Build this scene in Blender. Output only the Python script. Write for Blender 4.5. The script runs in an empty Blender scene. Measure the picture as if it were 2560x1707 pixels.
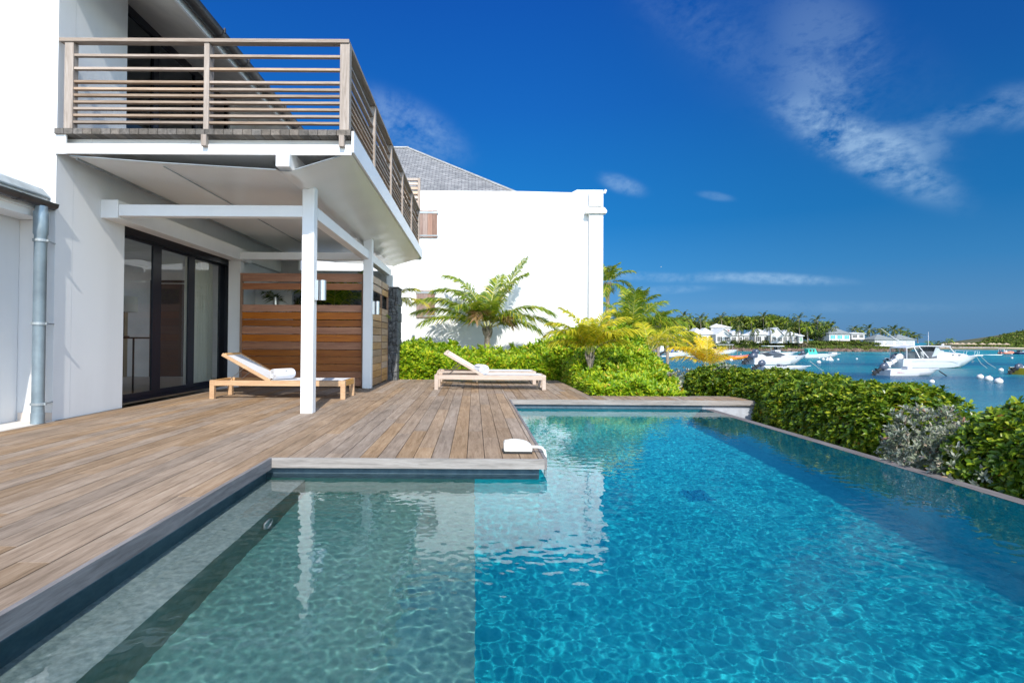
import bpy, math, random
import numpy as np
from mathutils import Matrix, Vector

S = bpy.context.scene
COL = S.collection
R = math.radians
random.seed(7)

# ------------------------------------------------------------------ camera
FPX, PPX, PPY = 1390.0, 1186.0, 830.0          # focal length and principal point, pixels of the 2560 px photograph
PITCH, ROLL, EYE = math.atan(20 / 1390), 0.006, 0.87
cam = bpy.data.cameras.new('Camera')
cam_o = bpy.data.objects.new('Camera', cam)
COL.objects.link(cam_o)
cam.lens = FPX / 2560 * 36
cam.shift_x = (1280 - PPX) / 2560
cam.shift_y = -(853.5 - PPY) / 2560
cam.clip_start, cam.clip_end = 0.05, 9000
cam_o.matrix_world = Matrix.Translation((0, 0, EYE)) @ Matrix.Rotation(math.pi / 2 + PITCH, 4, 'X') @ Matrix.Rotation(ROLL, 4, 'Z')
S.camera = cam_o
_m = cam_o.matrix_world.to_3x3()
RT, UP, FW = _m.col[0].copy(), _m.col[1].copy(), -_m.col[2]


def at(x, y, Y):
    """world point at depth Y that lies on photograph pixel (x, y)"""
    r = FW + RT * ((x - PPX) / FPX) - UP * ((y - PPY) / FPX)
    t = Y / r.y
    return Vector((r.x * t, Y, EYE + r.z * t))


def on_z(x, y, z):
    r = FW + RT * ((x - PPX) / FPX) - UP * ((y - PPY) / FPX)
    t = (z - EYE) / r.z
    return Vector((r.x * t, r.y * t, z))


# ------------------------------------------------------------------ sky and sun
SKY_STRENGTH = 0.15
EXPOSURE = 0.80
SKY_GAIN = 1.0 / SKY_STRENGTH / 2 ** EXPOSURE      # ramp colours below are what the sky shows
SUN = Vector((0.135, -1.0, 0.83)).normalized()
world = bpy.data.worlds.new('World')
S.world = world
world.use_nodes = True
nt = world.node_tree
nd, lk = nt.nodes, nt.links
bg = nd['Background']
sky = nd.new('ShaderNodeTexSky')
sky.sky_type = 'NISHITA'
sky.sun_disc = False
sky.sun_elevation = math.asin(SUN.z)
sky.sun_rotation = math.atan2(SUN.x, SUN.y)
sky.altitude = 0
sky.air_density = 1.0
sky.dust_density = 0.0
sky.ozone_density = 2.0
hsv = nd.new('ShaderNodeHueSaturation')
hsv.inputs['Saturation'].default_value = 0.85
hsv.inputs['Value'].default_value = 1.25
lk.new(sky.outputs[0], hsv.inputs['Color'])
# thin cirrus: a few soft patches in sky directions, broken up with stretched noise
tc = nd.new('ShaderNodeTexCoord')


def wmath(op, a, b=None, c=None, clamp=False):
    n = nd.new('ShaderNodeMath')
    n.operation = op
    n.use_clamp = clamp
    for k, v in enumerate((a, b, c)):
        if v is None:
            continue
        if isinstance(v, (int, float)):
            n.inputs[k].default_value = v
        else:
            lk.new(v, n.inputs[k])
    return n.outputs[0]


wmap = nd.new('ShaderNodeMapping')
wmap.inputs['Rotation'].default_value = (0, R(-28), 0)
wmap.inputs['Scale'].default_value = (7.0, 6.0, 10.0)
lk.new(tc.outputs['Generated'], wmap.inputs['Vector'])
wn = nd.new('ShaderNodeTexNoise')
wn.inputs['Scale'].default_value = 1.6
wn.inputs['Detail'].default_value = 9
wn.inputs['Roughness'].default_value = 0.62
wn.inputs['Distortion'].default_value = 0.55
lk.new(wmap.outputs[0], wn.inputs['Vector'])
wn2 = nd.new('ShaderNodeTexNoise')
wn2.inputs['Scale'].default_value = 11.0
wn2.inputs['Detail'].default_value = 5
wn2.inputs['Roughness'].default_value = 0.6
lk.new(wmap.outputs[0], wn2.inputs['Vector'])
sep = nd.new('ShaderNodeSeparateXYZ')
lk.new(tc.outputs['Generated'], sep.inputs[0])
ux = wmath('DIVIDE', sep.outputs[0], sep.outputs[1])
uz = wmath('DIVIDE', sep.outputs[2], sep.outputs[1])
# (photograph pixel centre, half sizes, tilt in degrees, strength)
PATCH = [((2165, 365), (200, 54), -28, 0.50), ((2070, 110), (140, 115), -65, 0.13), ((2060, 215), (90, 45), -20, 0.10), ((2400, 290), (80, 30), 8, 0.17),
         ((2545, 255), (75, 45), 10, 0.22), ((1555, 458), (48, 18), -18, 0.26), ((1010, 312), (130, 52), -28, 0.26),
         ((1930, 692), (150, 12), -2, 0.42), ((1640, 690), (130, 10), -2, 0.25), ((1790, 486), (36, 9), -8, 0.14),
         ((2290, 345), (80, 34), -15, 0.22), ((1760, 60), (200, 60), -35, 0.05), ((1660, 722), (90, 9), 3, 0.2),
         ((2080, 762), (260, 12), 0, 0.08), ((2000, 120), (400, 170), -30, 0.03)]
total = None
for (px, py), (sx, sy), tilt, k in PATCH:
    cx, cz = (px - PPX) / FPX, (850 - py) / FPX
    dx = wmath('SUBTRACT', ux, cx)
    dz = wmath('SUBTRACT', uz, cz)
    ct, st = math.cos(R(tilt)), math.sin(R(tilt))
    a = wmath('ADD', wmath('MULTIPLY', dx, ct), wmath('MULTIPLY', dz, st))
    b = wmath('SUBTRACT', wmath('MULTIPLY', dz, ct), wmath('MULTIPLY', dx, st))
    a = wmath('DIVIDE', a, sx / FPX)
    b = wmath('DIVIDE', b, sy / FPX)
    d2 = wmath('ADD', wmath('MULTIPLY', a, a), wmath('MULTIPLY', b, b))
    g = wmath('MULTIPLY', wmath('EXPONENT', wmath('MULTIPLY', wmath('MULTIPLY', d2, d2), -0.55)), k)
    total = g if total is None else wmath('ADD', total, g)
front = wmath('GREATER_THAN', sep.outputs[1], 0.02)
tex = wmath('ADD', wmath('MULTIPLY', wn.outputs[0], 1.0), wmath('MULTIPLY', wn2.outputs[0], 0.42))
tex = wmath('MULTIPLY', wmath('SUBTRACT', tex, 0.51), 3.6, clamp=True)
cl = wmath('MULTIPLY', wmath('MULTIPLY', total, tex), front, clamp=True)
# deep polarised blue away from the sun, brighter natural sky around and behind the camera
elev = nd.new('ShaderNodeValToRGB')
STOPS = [(0.0, (0.085, 0.290, 0.60)), (0.05, (0.095, 0.345, 0.70)), (0.12, (0.030, 0.290, 0.70)), (0.20, (0.0, 0.215, 0.63)), (0.38, (0.0, 0.130, 0.53)), (0.52, (0.0, 0.090, 0.45)), (1.0, (0.0, 0.08, 0.40))]
el_ = elev.color_ramp.elements
while len(el_) < len(STOPS):
    el_.new(0.5)
for i, (ps_, c_) in enumerate(STOPS):
    el_[i].position = ps_
    el_[i].color = (*c_, 1)
lk.new(sep.outputs[2], elev.inputs[0])
gain = nd.new('ShaderNodeVectorMath')
gain.operation = 'SCALE'
lk.new(elev.outputs[0], gain.inputs[0])
side = nd.new('ShaderNodeMapRange')
side.interpolation_type = 'SMOOTHSTEP'
for i_, v_ in ((1, 0.0), (2, 0.75), (3, SKY_GAIN), (4, SKY_GAIN * 0.68)):
    side.inputs[i_].default_value = v_
lk.new(sep.outputs[0], side.inputs[0])
lk.new(side.outputs[0], gain.inputs['Scale'])
fr_ = nd.new('ShaderNodeMapRange')
fr_.interpolation_type = 'SMOOTHSTEP'
fr_.inputs[1].default_value = 0.10
fr_.inputs[2].default_value = 0.60
lk.new(sep.outputs[1], fr_.inputs[0])
sk_mix = nd.new('ShaderNodeMix')
sk_mix.data_type = 'RGBA'
lk.new(wmath('MULTIPLY', fr_.outputs[0], 0.985), sk_mix.inputs[0])
lk.new(hsv.outputs[0], sk_mix.inputs[6])
lk.new(gain.outputs[0], sk_mix.inputs[7])
mixc = nd.new('ShaderNodeMix')
mixc.data_type = 'RGBA'
lk.new(cl, mixc.inputs[0])
lk.new(sk_mix.outputs[2], mixc.inputs[6])
mixc.inputs[7].default_value = (0.50 * SKY_GAIN, 0.72 * SKY_GAIN, 0.95 * SKY_GAIN, 1)
lk.new(mixc.outputs[2], bg.inputs['Color'])
bg.inputs['Strength'].default_value = SKY_STRENGTH

sun = bpy.data.lights.new('sun', 'SUN')
sun.energy = 3.3
sun.angle = R(0.5)
sun.color = (1.0, 0.95, 0.87)
sun.cycles.is_caustics_light = True
sun_o = bpy.data.objects.new('sun', sun)
COL.objects.link(sun_o)
sun_o.rotation_euler = SUN.to_track_quat('Z', 'Y').to_euler()

S.view_settings.view_transform = 'Standard'
S.view_settings.look = 'None'
S.view_settings.exposure = EXPOSURE
S.view_settings.gamma = 1.0
S.cycles.use_denoising = True
S.cycles.max_bounces = 10
S.cycles.transparent_max_bounces = 24
S.cycles.sample_clamp_indirect = 6.0


# ------------------------------------------------------------------ mesh and object helpers
def tag(o, label=None, cat=None, group=None, kind=None):
    if label:
        o['label'] = label
    if cat:
        o['category'] = cat
    if group:
        o['group'] = group
    if kind:
        o['kind'] = kind
    return o


def thing(name, label, cat, loc=(0, 0, 0), group=None, rotz=0.0):
    o = bpy.data.objects.new(name, None)
    o.empty_display_size = 0.2
    COL.objects.link(o)
    o.location = loc
    o.rotation_euler = (0, 0, rotz)
    return tag(o, label, cat, group)


def base_of(o):
    v = Vector((0, 0, 0))
    while o is not None:
        v += o.location
        o = o.parent
    return v


def dup(o, loc, label=None, rotz=None, scale=None, group=None):
    """a copy of a thing with copies of its parts and their sub-parts"""
    r = o.copy()
    COL.objects.link(r)
    r.location = loc
    if rotz is not None:
        r.rotation_euler = (0, 0, rotz)
    if scale is not None:
        r.scale = (scale,) * 3 if isinstance(scale, (int, float)) else scale
    if label:
        r['label'] = label
    if group:
        r['group'] = group
    for ch in list(o.children):
        c = ch.copy()
        COL.objects.link(c)
        c.parent = r
        for g in list(ch.children):
            d = g.copy()
            COL.objects.link(d)
            d.parent = c
    return r


class MB:
    def __init__(self):
        self.v, self.f, self.m, self.k = [], [], [], 0

    def add(self, vs, fs):
        n = len(self.v)
        self.v.extend([tuple(p) for p in vs])
        for q in fs:
            self.f.append(tuple(i + n for i in q))
            self.m.append(self.k)
        return self

    def box(self, x0, x1, y0, y1, z0, z1):
        return self.add([(x0, y0, z0), (x1, y0, z0), (x1, y1, z0), (x0, y1, z0), (x0, y0, z1), (x1, y0, z1), (x1, y1, z1), (x0, y1, z1)],
                        [(0, 3, 2, 1), (4, 5, 6, 7), (0, 1, 5, 4), (1, 2, 6, 5), (2, 3, 7, 6), (3, 0, 4, 7)])

    def bar(self, p, q, w, h, up=(0, 0, 1)):
        p, q, up = Vector(p), Vector(q), Vector(up)
        d = (q - p).normalized()
        s = d.cross(up)
        s = s.normalized() if s.length > 1e-6 else Vector((1, 0, 0))
        u = s.cross(d).normalized()
        vs = []
        for c in (p, q):
            for a, b in ((-1, -1), (1, -1), (1, 1), (-1, 1)):
                vs.append(c + s * (a * w / 2) + u * (b * h / 2))
        return self.add(vs, [(0, 1, 2, 3), (7, 6, 5, 4), (0, 4, 5, 1), (1, 5, 6, 2), (2, 6, 7, 3), (3, 7, 4, 0)])

    def tube(self, pts, rad, n=10, cap=True):
        pts = [Vector(p) for p in pts]
        rad = rad if isinstance(rad, (list, tuple)) else [rad] * len(pts)
        vs, fs = [], []
        ref = None
        for i, p in enumerate(pts):
            d = (pts[min(i + 1, len(pts) - 1)] - pts[max(i - 1, 0)]).normalized()
            if ref is None:
                ref = d.orthogonal().normalized()
            else:
                ref = (ref - d * ref.dot(d)).normalized()
            b = d.cross(ref)
            for k in range(n):
                a = 2 * math.pi * k / n
                vs.append(p + (ref * math.cos(a) + b * math.sin(a)) * rad[i])
        for i in range(len(pts) - 1):
            for k in range(n):
                k2 = (k + 1) % n
                fs.append((i * n + k, i * n + k2, (i + 1) * n + k2, (i + 1) * n + k))
        if cap:
            fs.append(tuple(range(n - 1, -1, -1)))
            fs.append(tuple((len(pts) - 1) * n + k for k in range(n)))
        return self.add(vs, fs)

    def lathe(self, c, prof, n=20, sy=1.0):
        c = Vector(c)
        vs, fs = [], []
        for r, z in prof:
            for k in range(n):
                a = 2 * math.pi * k / n
                vs.append(c + Vector((r * math.cos(a), r * sy * math.sin(a), z)))
        for i in range(len(prof) - 1):
            for k in range(n):
                k2 = (k + 1) % n
                fs.append((i * n + k, i * n + k2, (i + 1) * n + k2, (i + 1) * n + k))
        return self.add(vs, fs)

    def prism(self, poly, y0, y1, axis='Y'):
        n = len(poly)

        def P(a, b, t):
            return (a, t, b) if axis == 'Y' else ((t, a, b) if axis == 'X' else (a, b, t))
        vs = [P(a, b, y0) for a, b in poly] + [P(a, b, y1) for a, b in poly]
        fs = [tuple(range(n)), tuple(range(2 * n - 1, n - 1, -1))]
        for i in range(n):
            j = (i + 1) % n
            fs.append((i, i + n, j + n, j))
        return self.add(vs, fs)

    def grid(self, P):
        """P: rows of points"""
        n, m = len(P), len(P[0])
        vs = [p for row in P for p in row]
        fs = [(i * m + j, i * m + j + 1, (i + 1) * m + j + 1, (i + 1) * m + j) for i in range(n - 1) for j in range(m - 1)]
        return self.add(vs, fs)

    def ball(self, c, r, n=12, m=8):
        c = Vector(c)
        r = Vector(r) if not isinstance(r, (int, float)) else Vector((r, r, r))
        P = []
        for i in range(m + 1):
            t = math.pi * i / m
            P.append([c + Vector((r.x * math.sin(t) * math.cos(2 * math.pi * k / n), r.y * math.sin(t) * math.sin(2 * math.pi * k / n), -r.z * math.cos(t))) for k in range(n + 1)])
        return self.grid(P)

    def build(self, name, mats, parent=None, smooth=False, bevel=0.0, fix=False):
        off = base_of(parent) if parent is not None else Vector((0, 0, 0))
        me = bpy.data.meshes.new(name)
        me.from_pydata([(a - off.x, b - off.y, c - off.z) for a, b, c in self.v], [], self.f)
        mats = mats if isinstance(mats, (list, tuple)) else [mats]
        for m in mats:
            me.materials.append(m)
        if len(mats) > 1:
            me.polygons.foreach_set('material_index', self.m)
        if fix:
            import bmesh
            bm = bmesh.new()
            bm.from_mesh(me)
            bmesh.ops.remove_doubles(bm, verts=bm.verts, dist=1e-5)
            bmesh.ops.recalc_face_normals(bm, faces=bm.faces)
            bm.to_mesh(me)
            bm.free()
        if smooth:
            me.shade_smooth()
        o = bpy.data.objects.new(name, me)
        COL.objects.link(o)
        if parent is not None:
            o.parent = parent
        if bevel:
            b = o.modifiers.new('bevel', 'BEVEL')
            b.width = bevel
            b.segments = 2
            b.limit_method = 'ANGLE'
        if smooth == 'auto':
            try:
                me.set_sharp_from_angle(angle=R(40))
            except Exception:
                pass
        me.update()
        return o


# ------------------------------------------------------------------ materials
def new_mat(name):
    m = bpy.data.materials.new(name)
    m.use_nodes = True
    return m, m.node_tree.nodes, m.node_tree.links, m.node_tree.nodes['Principled BSDF']


def noise_node(n, l, scale, detail=4, vec=None, rough=0.55, dist=0.0):
    t = n.new('ShaderNodeTexNoise')
    t.inputs['Scale'].default_value = scale
    t.inputs['Detail'].default_value = detail
    t.inputs['Roughness'].default_value = rough
    t.inputs['Distortion'].default_value = dist
    if vec is not None:
        l.new(vec, t.inputs['Vector'])
    return t.outputs[0]


def ramp(n, l, fac, stops):
    r = n.new('ShaderNodeValToRGB')
    e = r.color_ramp.elements
    while len(e) < len(stops):
        e.new(0.5)
    for k, (p, c) in enumerate(stops):
        e[k].position = p
        e[k].color = (*c, 1)
    l.new(fac, r.inputs[0])
    return r.outputs[0]


def mixrgb(n, l, fac, a, b, mode='MIX'):
    m = n.new('ShaderNodeMix')
    m.data_type = 'RGBA'
    m.blend_type = mode
    for k, v in ((0, fac), (6, a), (7, b)):
        if isinstance(v, (int, float)):
            m.inputs[k].default_value = v
        elif isinstance(v, tuple):
            m.inputs[k].default_value = (*v, 1)
        else:
            l.new(v, m.inputs[k])
    return m.outputs[2]


def fmath(n, l, op, a, b, clamp=False):
    m = n.new('ShaderNodeMath')
    m.operation = op
    m.use_clamp = clamp
    for k, v in enumerate((a, b)):
        if isinstance(v, (int, float)):
            m.inputs[k].default_value = v
        else:
            l.new(v, m.inputs[k])
    return m.outputs[0]


def coords(n, l, scale=(1, 1, 1), rot=(0, 0, 0), world_space=False):
    mp = n.new('ShaderNodeMapping')
    mp.inputs['Scale'].default_value = scale
    mp.inputs['Rotation'].default_value = rot
    if world_space:
        g = n.new('ShaderNodeNewGeometry')
        l.new(g.outputs['Position'], mp.inputs['Vector'])
    else:
        t = n.new('ShaderNodeTexCoord')
        l.new(t.outputs['Object'], mp.inputs['Vector'])
    return mp


def bump(n, l, b, h, strength=0.3, dist=0.01):
    u = n.new('ShaderNodeBump')
    u.inputs['Strength'].default_value = strength
    u.inputs['Distance'].default_value = dist
    l.new(h, u.inputs['Height'])
    l.new(u.outputs[0], b.inputs['Normal'])


def m_plain(name, c, rough=0.5, metal=0.0, spec=0.5, vary=0.08, scale=3.0, bmp=0.0):
    m, n, l, b = new_mat(name)
    v = coords(n, l).outputs[0]
    f = noise_node(n, l, scale, 5, v)
    lo = tuple(x * (1 - vary) for x in c)
    hi = tuple(min(1, x * (1 + vary)) for x in c)
    l.new(ramp(n, l, f, [(0.3, lo), (0.7, hi)]), b.inputs['Base Color'])
    b.inputs['Roughness'].default_value = rough
    b.inputs['Metallic'].default_value = metal
    b.inputs['Specular IOR Level'].default_value = spec
    if bmp:
        bump(n, l, b, noise_node(n, l, scale * 12, 6, v), bmp, 0.004)
    return m


def m_plaster(name, c, dirt=0.06):
    m, n, l, b = new_mat(name)
    v = coords(n, l, world_space=True).outputs[0]
    big = noise_node(n, l, 0.7, 6, v, 0.6)
    drip = noise_node(n, l, 2.2, 5, coords(n, l, (1, 1, 0.12), world_space=True).outputs[0], 0.6)
    f = fmath(n, l, 'ADD', fmath(n, l, 'MULTIPLY', big, 0.5), fmath(n, l, 'MULTIPLY', drip, 0.5))
    lo = tuple(x * (1 - dirt * 1.6) for x in c)
    l.new(ramp(n, l, f, [(0.36, lo), (0.6, c)]), b.inputs['Base Color'])
    b.inputs['Roughness'].default_value = 0.75
    b.inputs['Specular IOR Level'].default_value = 0.25
    bump(n, l, b, noise_node(n, l, 60, 5, v), 0.12, 0.004)
    return m


def m_wood(name, cols, grain=(1, 1, 1), scale=1.0, rough=0.7, island=True, spec=0.3, bmp=0.25, vary=0.27, stain=0.0):
    """cols: dark, mid, light; grain: object-space scale with the smallest value along the fibres"""
    m, n, l, b = new_mat(name)
    mp = coords(n, l, tuple(g * scale for g in grain))
    v = mp.outputs[0]
    if island:
        g = n.new('ShaderNodeNewGeometry')
        off = n.new('ShaderNodeVectorMath')
        off.operation = 'SCALE'
        off.inputs[0].default_value = (37.0, 51.0, 23.0)
        l.new(g.outputs['Random Per Island'], off.inputs['Scale'])
        ad = n.new('ShaderNodeVectorMath')
        ad.operation = 'ADD'
        l.new(v, ad.inputs[0])
        l.new(off.outputs[0], ad.inputs[1])
        v = ad.outputs[0]
    f1 = noise_node(n, l, 4.0, 8, v, 0.65, 0.6)
    f2 = noise_node(n, l, 22.0, 4, v, 0.6)
    f = fmath(n, l, 'ADD', fmath(n, l, 'MULTIPLY', f1, 0.72), fmath(n, l, 'MULTIPLY', f2, 0.28))
    c = ramp(n, l, f, [(0.30, cols[0]), (0.5, cols[1]), (0.70, cols[2])])
    if island:
        hv = n.new('ShaderNodeHueSaturation')
        mr = n.new('ShaderNodeMapRange')
        mr.inputs[3].default_value = 1 - vary
        mr.inputs[4].default_value = 1 + vary * 0.8
        l.new(g.outputs['Random Per Island'], mr.inputs[0])
        l.new(mr.outputs[0], hv.inputs['Value'])
        fr = fmath(n, l, 'FRACT', fmath(n, l, 'MULTIPLY', g.outputs['Random Per Island'], 17.3), 0)
        mr2 = n.new('ShaderNodeMapRange')
        mr2.inputs[3].default_value = 0.75
        mr2.inputs[4].default_value = 1.25
        l.new(fr, mr2.inputs[0])
        l.new(mr2.outputs[0], hv.inputs['Saturation'])
        l.new(c, hv.inputs['Color'])
        c = hv.outputs[0]
    if stain:
        w = coords(n, l, (1, 1, 1), world_space=True).outputs[0]
        sf = ramp(n, l, noise_node(n, l, 1.1, 6, w, 0.65), [(0.38, (1 - stain,) * 3), (0.62, (1.0, 1.0, 1.0))])
        c = mixrgb(n, l, 1.0, c, sf, 'MULTIPLY')
    l.new(c, b.inputs['Base Color'])
    b.inputs['Roughness'].default_value = rough
    b.inputs['Specular IOR Level'].default_value = spec
    if bmp:
        bump(n, l, b, f, bmp, 0.004)
    return m


def m_leaf(name, stops, trans=0.35, rough=0.45, spec=0.4, veins=False):
    m, n, l, b = new_mat(name)
    g = n.new('ShaderNodeNewGeometry')
    c = ramp(n, l, g.outputs['Random Per Island'], stops)
    w = coords(n, l, world_space=True).outputs[0]
    tint = ramp(n, l, noise_node(n, l, 1.3, 3, w), [(0.3, (0.8, 0.86, 0.8)), (0.7, (1.15, 1.08, 1.0))])
    c = mixrgb(n, l, 1.0, c, tint, 'MULTIPLY')
    l.new(c, b.inputs['Base Color'])
    b.inputs['Roughness'].default_value = rough
    b.inputs['Specular IOR Level'].default_value = spec
    t = n.new('ShaderNodeBsdfTranslucent')
    l.new(c, t.inputs[0])
    mx = n.new('ShaderNodeMixShader')
    mx.inputs[0].default_value = trans
    l.new(b.outputs[0], mx.inputs[1])
    l.new(t.outputs[0], mx.inputs[2])
    l.new(mx.outputs[0], n['Material Output'].inputs[0])
    return m


def m_glass(name, tint=(0.9, 0.95, 0.95)):
    """thin window pane: Fresnel mirror over clear transmission"""
    m, n, l, b = new_mat(name)
    n.remove(b)
    tr = n.new('ShaderNodeBsdfTransparent')
    tr.inputs[0].default_value = (*tint, 1)
    gl = n.new('ShaderNodeBsdfGlossy')
    gl.inputs['Roughness'].default_value = 0.0
    fr = n.new('ShaderNodeFresnel')
    fr.inputs['IOR'].default_value = 1.55
    k = fmath(n, l, 'MULTIPLY', fr.outputs[0], 1.15, True)
    mx = n.new('ShaderNodeMixShader')
    l.new(k, mx.inputs[0])
    l.new(tr.outputs[0], mx.inputs[1])
    l.new(gl.outputs[0], mx.inputs[2])
    l.new(mx.outputs[0], n['Material Output'].inputs[0])
    return m


WHITE = m_plaster('white_render', (0.75, 0.75, 0.75))
WHITE2 = m_plaster('white_render_neighbour', (0.80, 0.80, 0.79), 0.04)
WPAINT = m_plain('white_paint', (0.81, 0.81, 0.805), 0.45, vary=0.03)
DECKW = m_wood('weathered_deck_wood', ((0.160, 0.108, 0.067), (0.315, 0.225, 0.153), (0.44, 0.338, 0.247)), (7, 0.55, 7), 1.0, 0.78, stain=0.22, bmp=0.35, vary=0.13)
EDGEX = m_wood('grey_edge_board', ((0.15, 0.135, 0.12), (0.285, 0.255, 0.23), (0.40, 0.365, 0.335)), (0.6, 8, 8), 1.0, 0.8)
EDGEY = m_wood('grey_edge_board_shade_side', ((0.10, 0.09, 0.09), (0.185, 0.17, 0.168), (0.27, 0.25, 0.245)), (8, 0.6, 8), 1.0, 0.8)  # darker copy of the edge board; shade of the side face put into the colour
TEAKX = m_wood('red_teak_boards', ((0.22, 0.062, 0.016), (0.37, 0.125, 0.035), (0.50, 0.205, 0.068)), (0.5, 8, 8), 1.0, 0.45, spec=0.45, vary=0.30)
TEAKY = m_wood('pale_teak_boards', ((0.30, 0.17, 0.08), (0.46, 0.29, 0.16), (0.58, 0.40, 0.25)), (8, 0.5, 8), 1.0, 0.6)
RAILX = m_wood('silvered_rail_wood', ((0.17, 0.118, 0.08), (0.33, 0.25, 0.19), (0.45, 0.36, 0.29)), (0.6, 9, 9), 1.0, 0.75)
RAILY = m_wood('silvered_rail_wood_side', ((0.18, 0.12, 0.085), (0.34, 0.25, 0.19), (0.46, 0.37, 0.30)), (9, 0.6, 9), 1.0, 0.75)
RAILZ = m_wood('silvered_post_wood', ((0.21, 0.16, 0.12), (0.38, 0.305, 0.25), (0.50, 0.425, 0.365)), (9, 9, 0.6), 1.0, 0.75)
LTEAK = m_wood('oiled_teak', ((0.42, 0.21, 0.08), (0.58, 0.33, 0.14), (0.68, 0.43, 0.21)), (0.8, 9, 9), 1.0, 0.5, spec=0.4)
LTEAK2 = m_wood('bleached_teak', ((0.40, 0.28, 0.20), (0.56, 0.43, 0.335), (0.66, 0.55, 0.45)), (0.8, 9, 9), 1.0, 0.65)
SHUT = m_wood('shutter_wood', ((0.17, 0.105, 0.085), (0.28, 0.185, 0.15), (0.37, 0.26, 0.215)), (9, 9, 0.7), 1.0, 0.7)
ZINC = m_plain('dark_zinc', (0.09, 0.085, 0.085), 0.42, 0.6, vary=0.35, scale=4)
LEAD = m_plain('grey_lead', (0.32, 0.36, 0.38), 0.55, 0.4, vary=0.25, scale=5)
PIPE = m_plain('galvanised_pipe', (0.27, 0.34, 0.39), 0.38, 0.55, vary=0.2, scale=5)
STEEL = m_plain('brushed_steel', (0.55, 0.55, 0.56), 0.28, 1.0, vary=0.06)
NAVY = m_plain('navy_aluminium', (0.010, 0.013, 0.024), 0.35, 0.0)
GLASS = m_glass('window_glass', (0.97, 0.985, 0.98))
STONE_T = m_plain('grey_stone_tile', (0.36, 0.38, 0.42), 0.55, vary=0.14, scale=14, bmp=0.2)
SLING = m_plain('white_sling_mesh', (0.68, 0.68, 0.70), 0.6, vary=0.05, scale=60)
TOWEL = m_plain('white_terry', (0.68, 0.69, 0.73), 0.95, spec=0.1, vary=0.05, scale=90, bmp=0.7)
BLACK = m_plain('black_plastic', (0.015, 0.015, 0.018), 0.4)
# ------------------------------------------------------------------ ground, deck, pool
def m_ground():
    m, n, l, b = new_mat('sand_and_soil')
    w = coords(n, l, world_space=True).outputs[0]
    f = noise_node(n, l, 1.4, 8, w, 0.65)
    l.new(ramp(n, l, f, [(0.35, (0.34, 0.27, 0.20)), (0.55, (0.56, 0.48, 0.39)), (0.7, (0.66, 0.59, 0.50))]), b.inputs['Base Color'])
    b.inputs['Roughness'].default_value = 0.95
    bump(n, l, b, noise_node(n, l, 30, 6, w), 0.5, 0.02)
    return m


SEA_Z = -1.9


def shore_x(Y):
    pts = [(-60, 5.6), (8, 5.6), (14, 6.6), (24, 9.5), (38, 13.6), (46, 15.9), (60, 19.6), (80, 25.5), (110, 34.5), (150, 47), (175, 62)]
    for (a, xa), (c, xc) in zip(pts, pts[1:]):
        if Y <= c:
            return xa + (xc - xa) * (Y - a) / (c - a)
    return pts[-1][1]


g = MB()
rows = []
for iy in range(70):
    Y = -40 + 225 * (iy / 69) ** 1.25
    row = []
    for d, z in ((-90, 0.2), (-30, 0.0), (-14, -0.32), (-8, -0.45), (-4, -1.0), (-2, -1.4), (0, -1.75), (1.0, -1.98), (2.2, -2.2), (4.0, -2.5), (6.0, -2.8), (9.0, -3.4)):
        row.append((shore_x(Y) + d, Y, z))
    rows.append(row)
g.grid(rows)
# leave the pool pit free: drop every ground face under the pool
keep = []
for q, mi in zip(g.f, g.m):
    cx = [g.v[i][0] for i in q]
    cy = [g.v[i][1] for i in q]
    if max(cx) > -1.7 and min(cx) < 3.6 and max(cy) > -2.2 and min(cy) < 8.6:
        continue
    keep.append(q)
g.f, g.m = keep, [0] * len(keep)
# the strip of soil between pool and hedge, and around the pit
for x0, x1, y0, y1 in ((3.46, 5.3, -6.0, 12.2), (-12, -1.62, -6, 16.0), (-1.62, 3.46, 8.32, 16.0), (3.46, 4.7, 12.2, 16.0), (-1.62, 3.46, -6.0, -2.05)):
    g.add([(x0, y0, -0.30), (x1, y0, -0.30), (x1, y1, -0.30), (x0, y1, -0.30)], [(0, 1, 2, 3)])
tag(g.build('ground', m_ground(), smooth=False), kind='structure')

# wooden deck of boards running towards the sea-side house
BW, GAP = 0.132, 0.005
rng = random.Random(11)
dk = MB()


def boards(x0, x1, y0, y1):
    y = y0 - rng.uniform(0, 2.0)
    while y < y1:
        e = y + rng.uniform(1.7, 3.4)
        a, c = max(y, y0), min(e, y1)
        if c - a > 0.02:
            dz = rng.uniform(-0.0012, 0.0012)
            dk.box(x0 + GAP / 2, x1 - GAP / 2, a + 0.0015, c - 0.0015, -0.024, dz)
        y = e


k = 0
x = 0.478
edges = [0.515, 0.478]
while x > -4.34:
    x -= BW
    edges.append(x)
for a, c in zip(edges[1:], edges[:-1]):
    if c <= -1.47:
        boards(max(a, -4.36), c, -1.6, 12.25)
    elif a < -1.5 < c:
        boards(-1.5, c, 4.1, 12.25)
        boards(a, -1.5, -1.6, 12.25)
    else:
        boards(a, c, 4.1, 12.25)
x = 0.515
while x < 4.18:
    c = min(x + BW, 4.19)
    boards(x, c, 8.215, 12.25 if c < 1.95 else 8.82)
    x = c
tag(dk.build('deck', DECKW), kind='structure')
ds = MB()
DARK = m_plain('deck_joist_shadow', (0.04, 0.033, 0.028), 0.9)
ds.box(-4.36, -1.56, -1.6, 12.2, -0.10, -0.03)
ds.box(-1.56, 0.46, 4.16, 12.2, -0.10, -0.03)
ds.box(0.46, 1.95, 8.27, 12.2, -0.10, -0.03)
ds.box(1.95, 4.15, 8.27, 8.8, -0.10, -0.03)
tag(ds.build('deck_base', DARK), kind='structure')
fx = MB()
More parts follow.
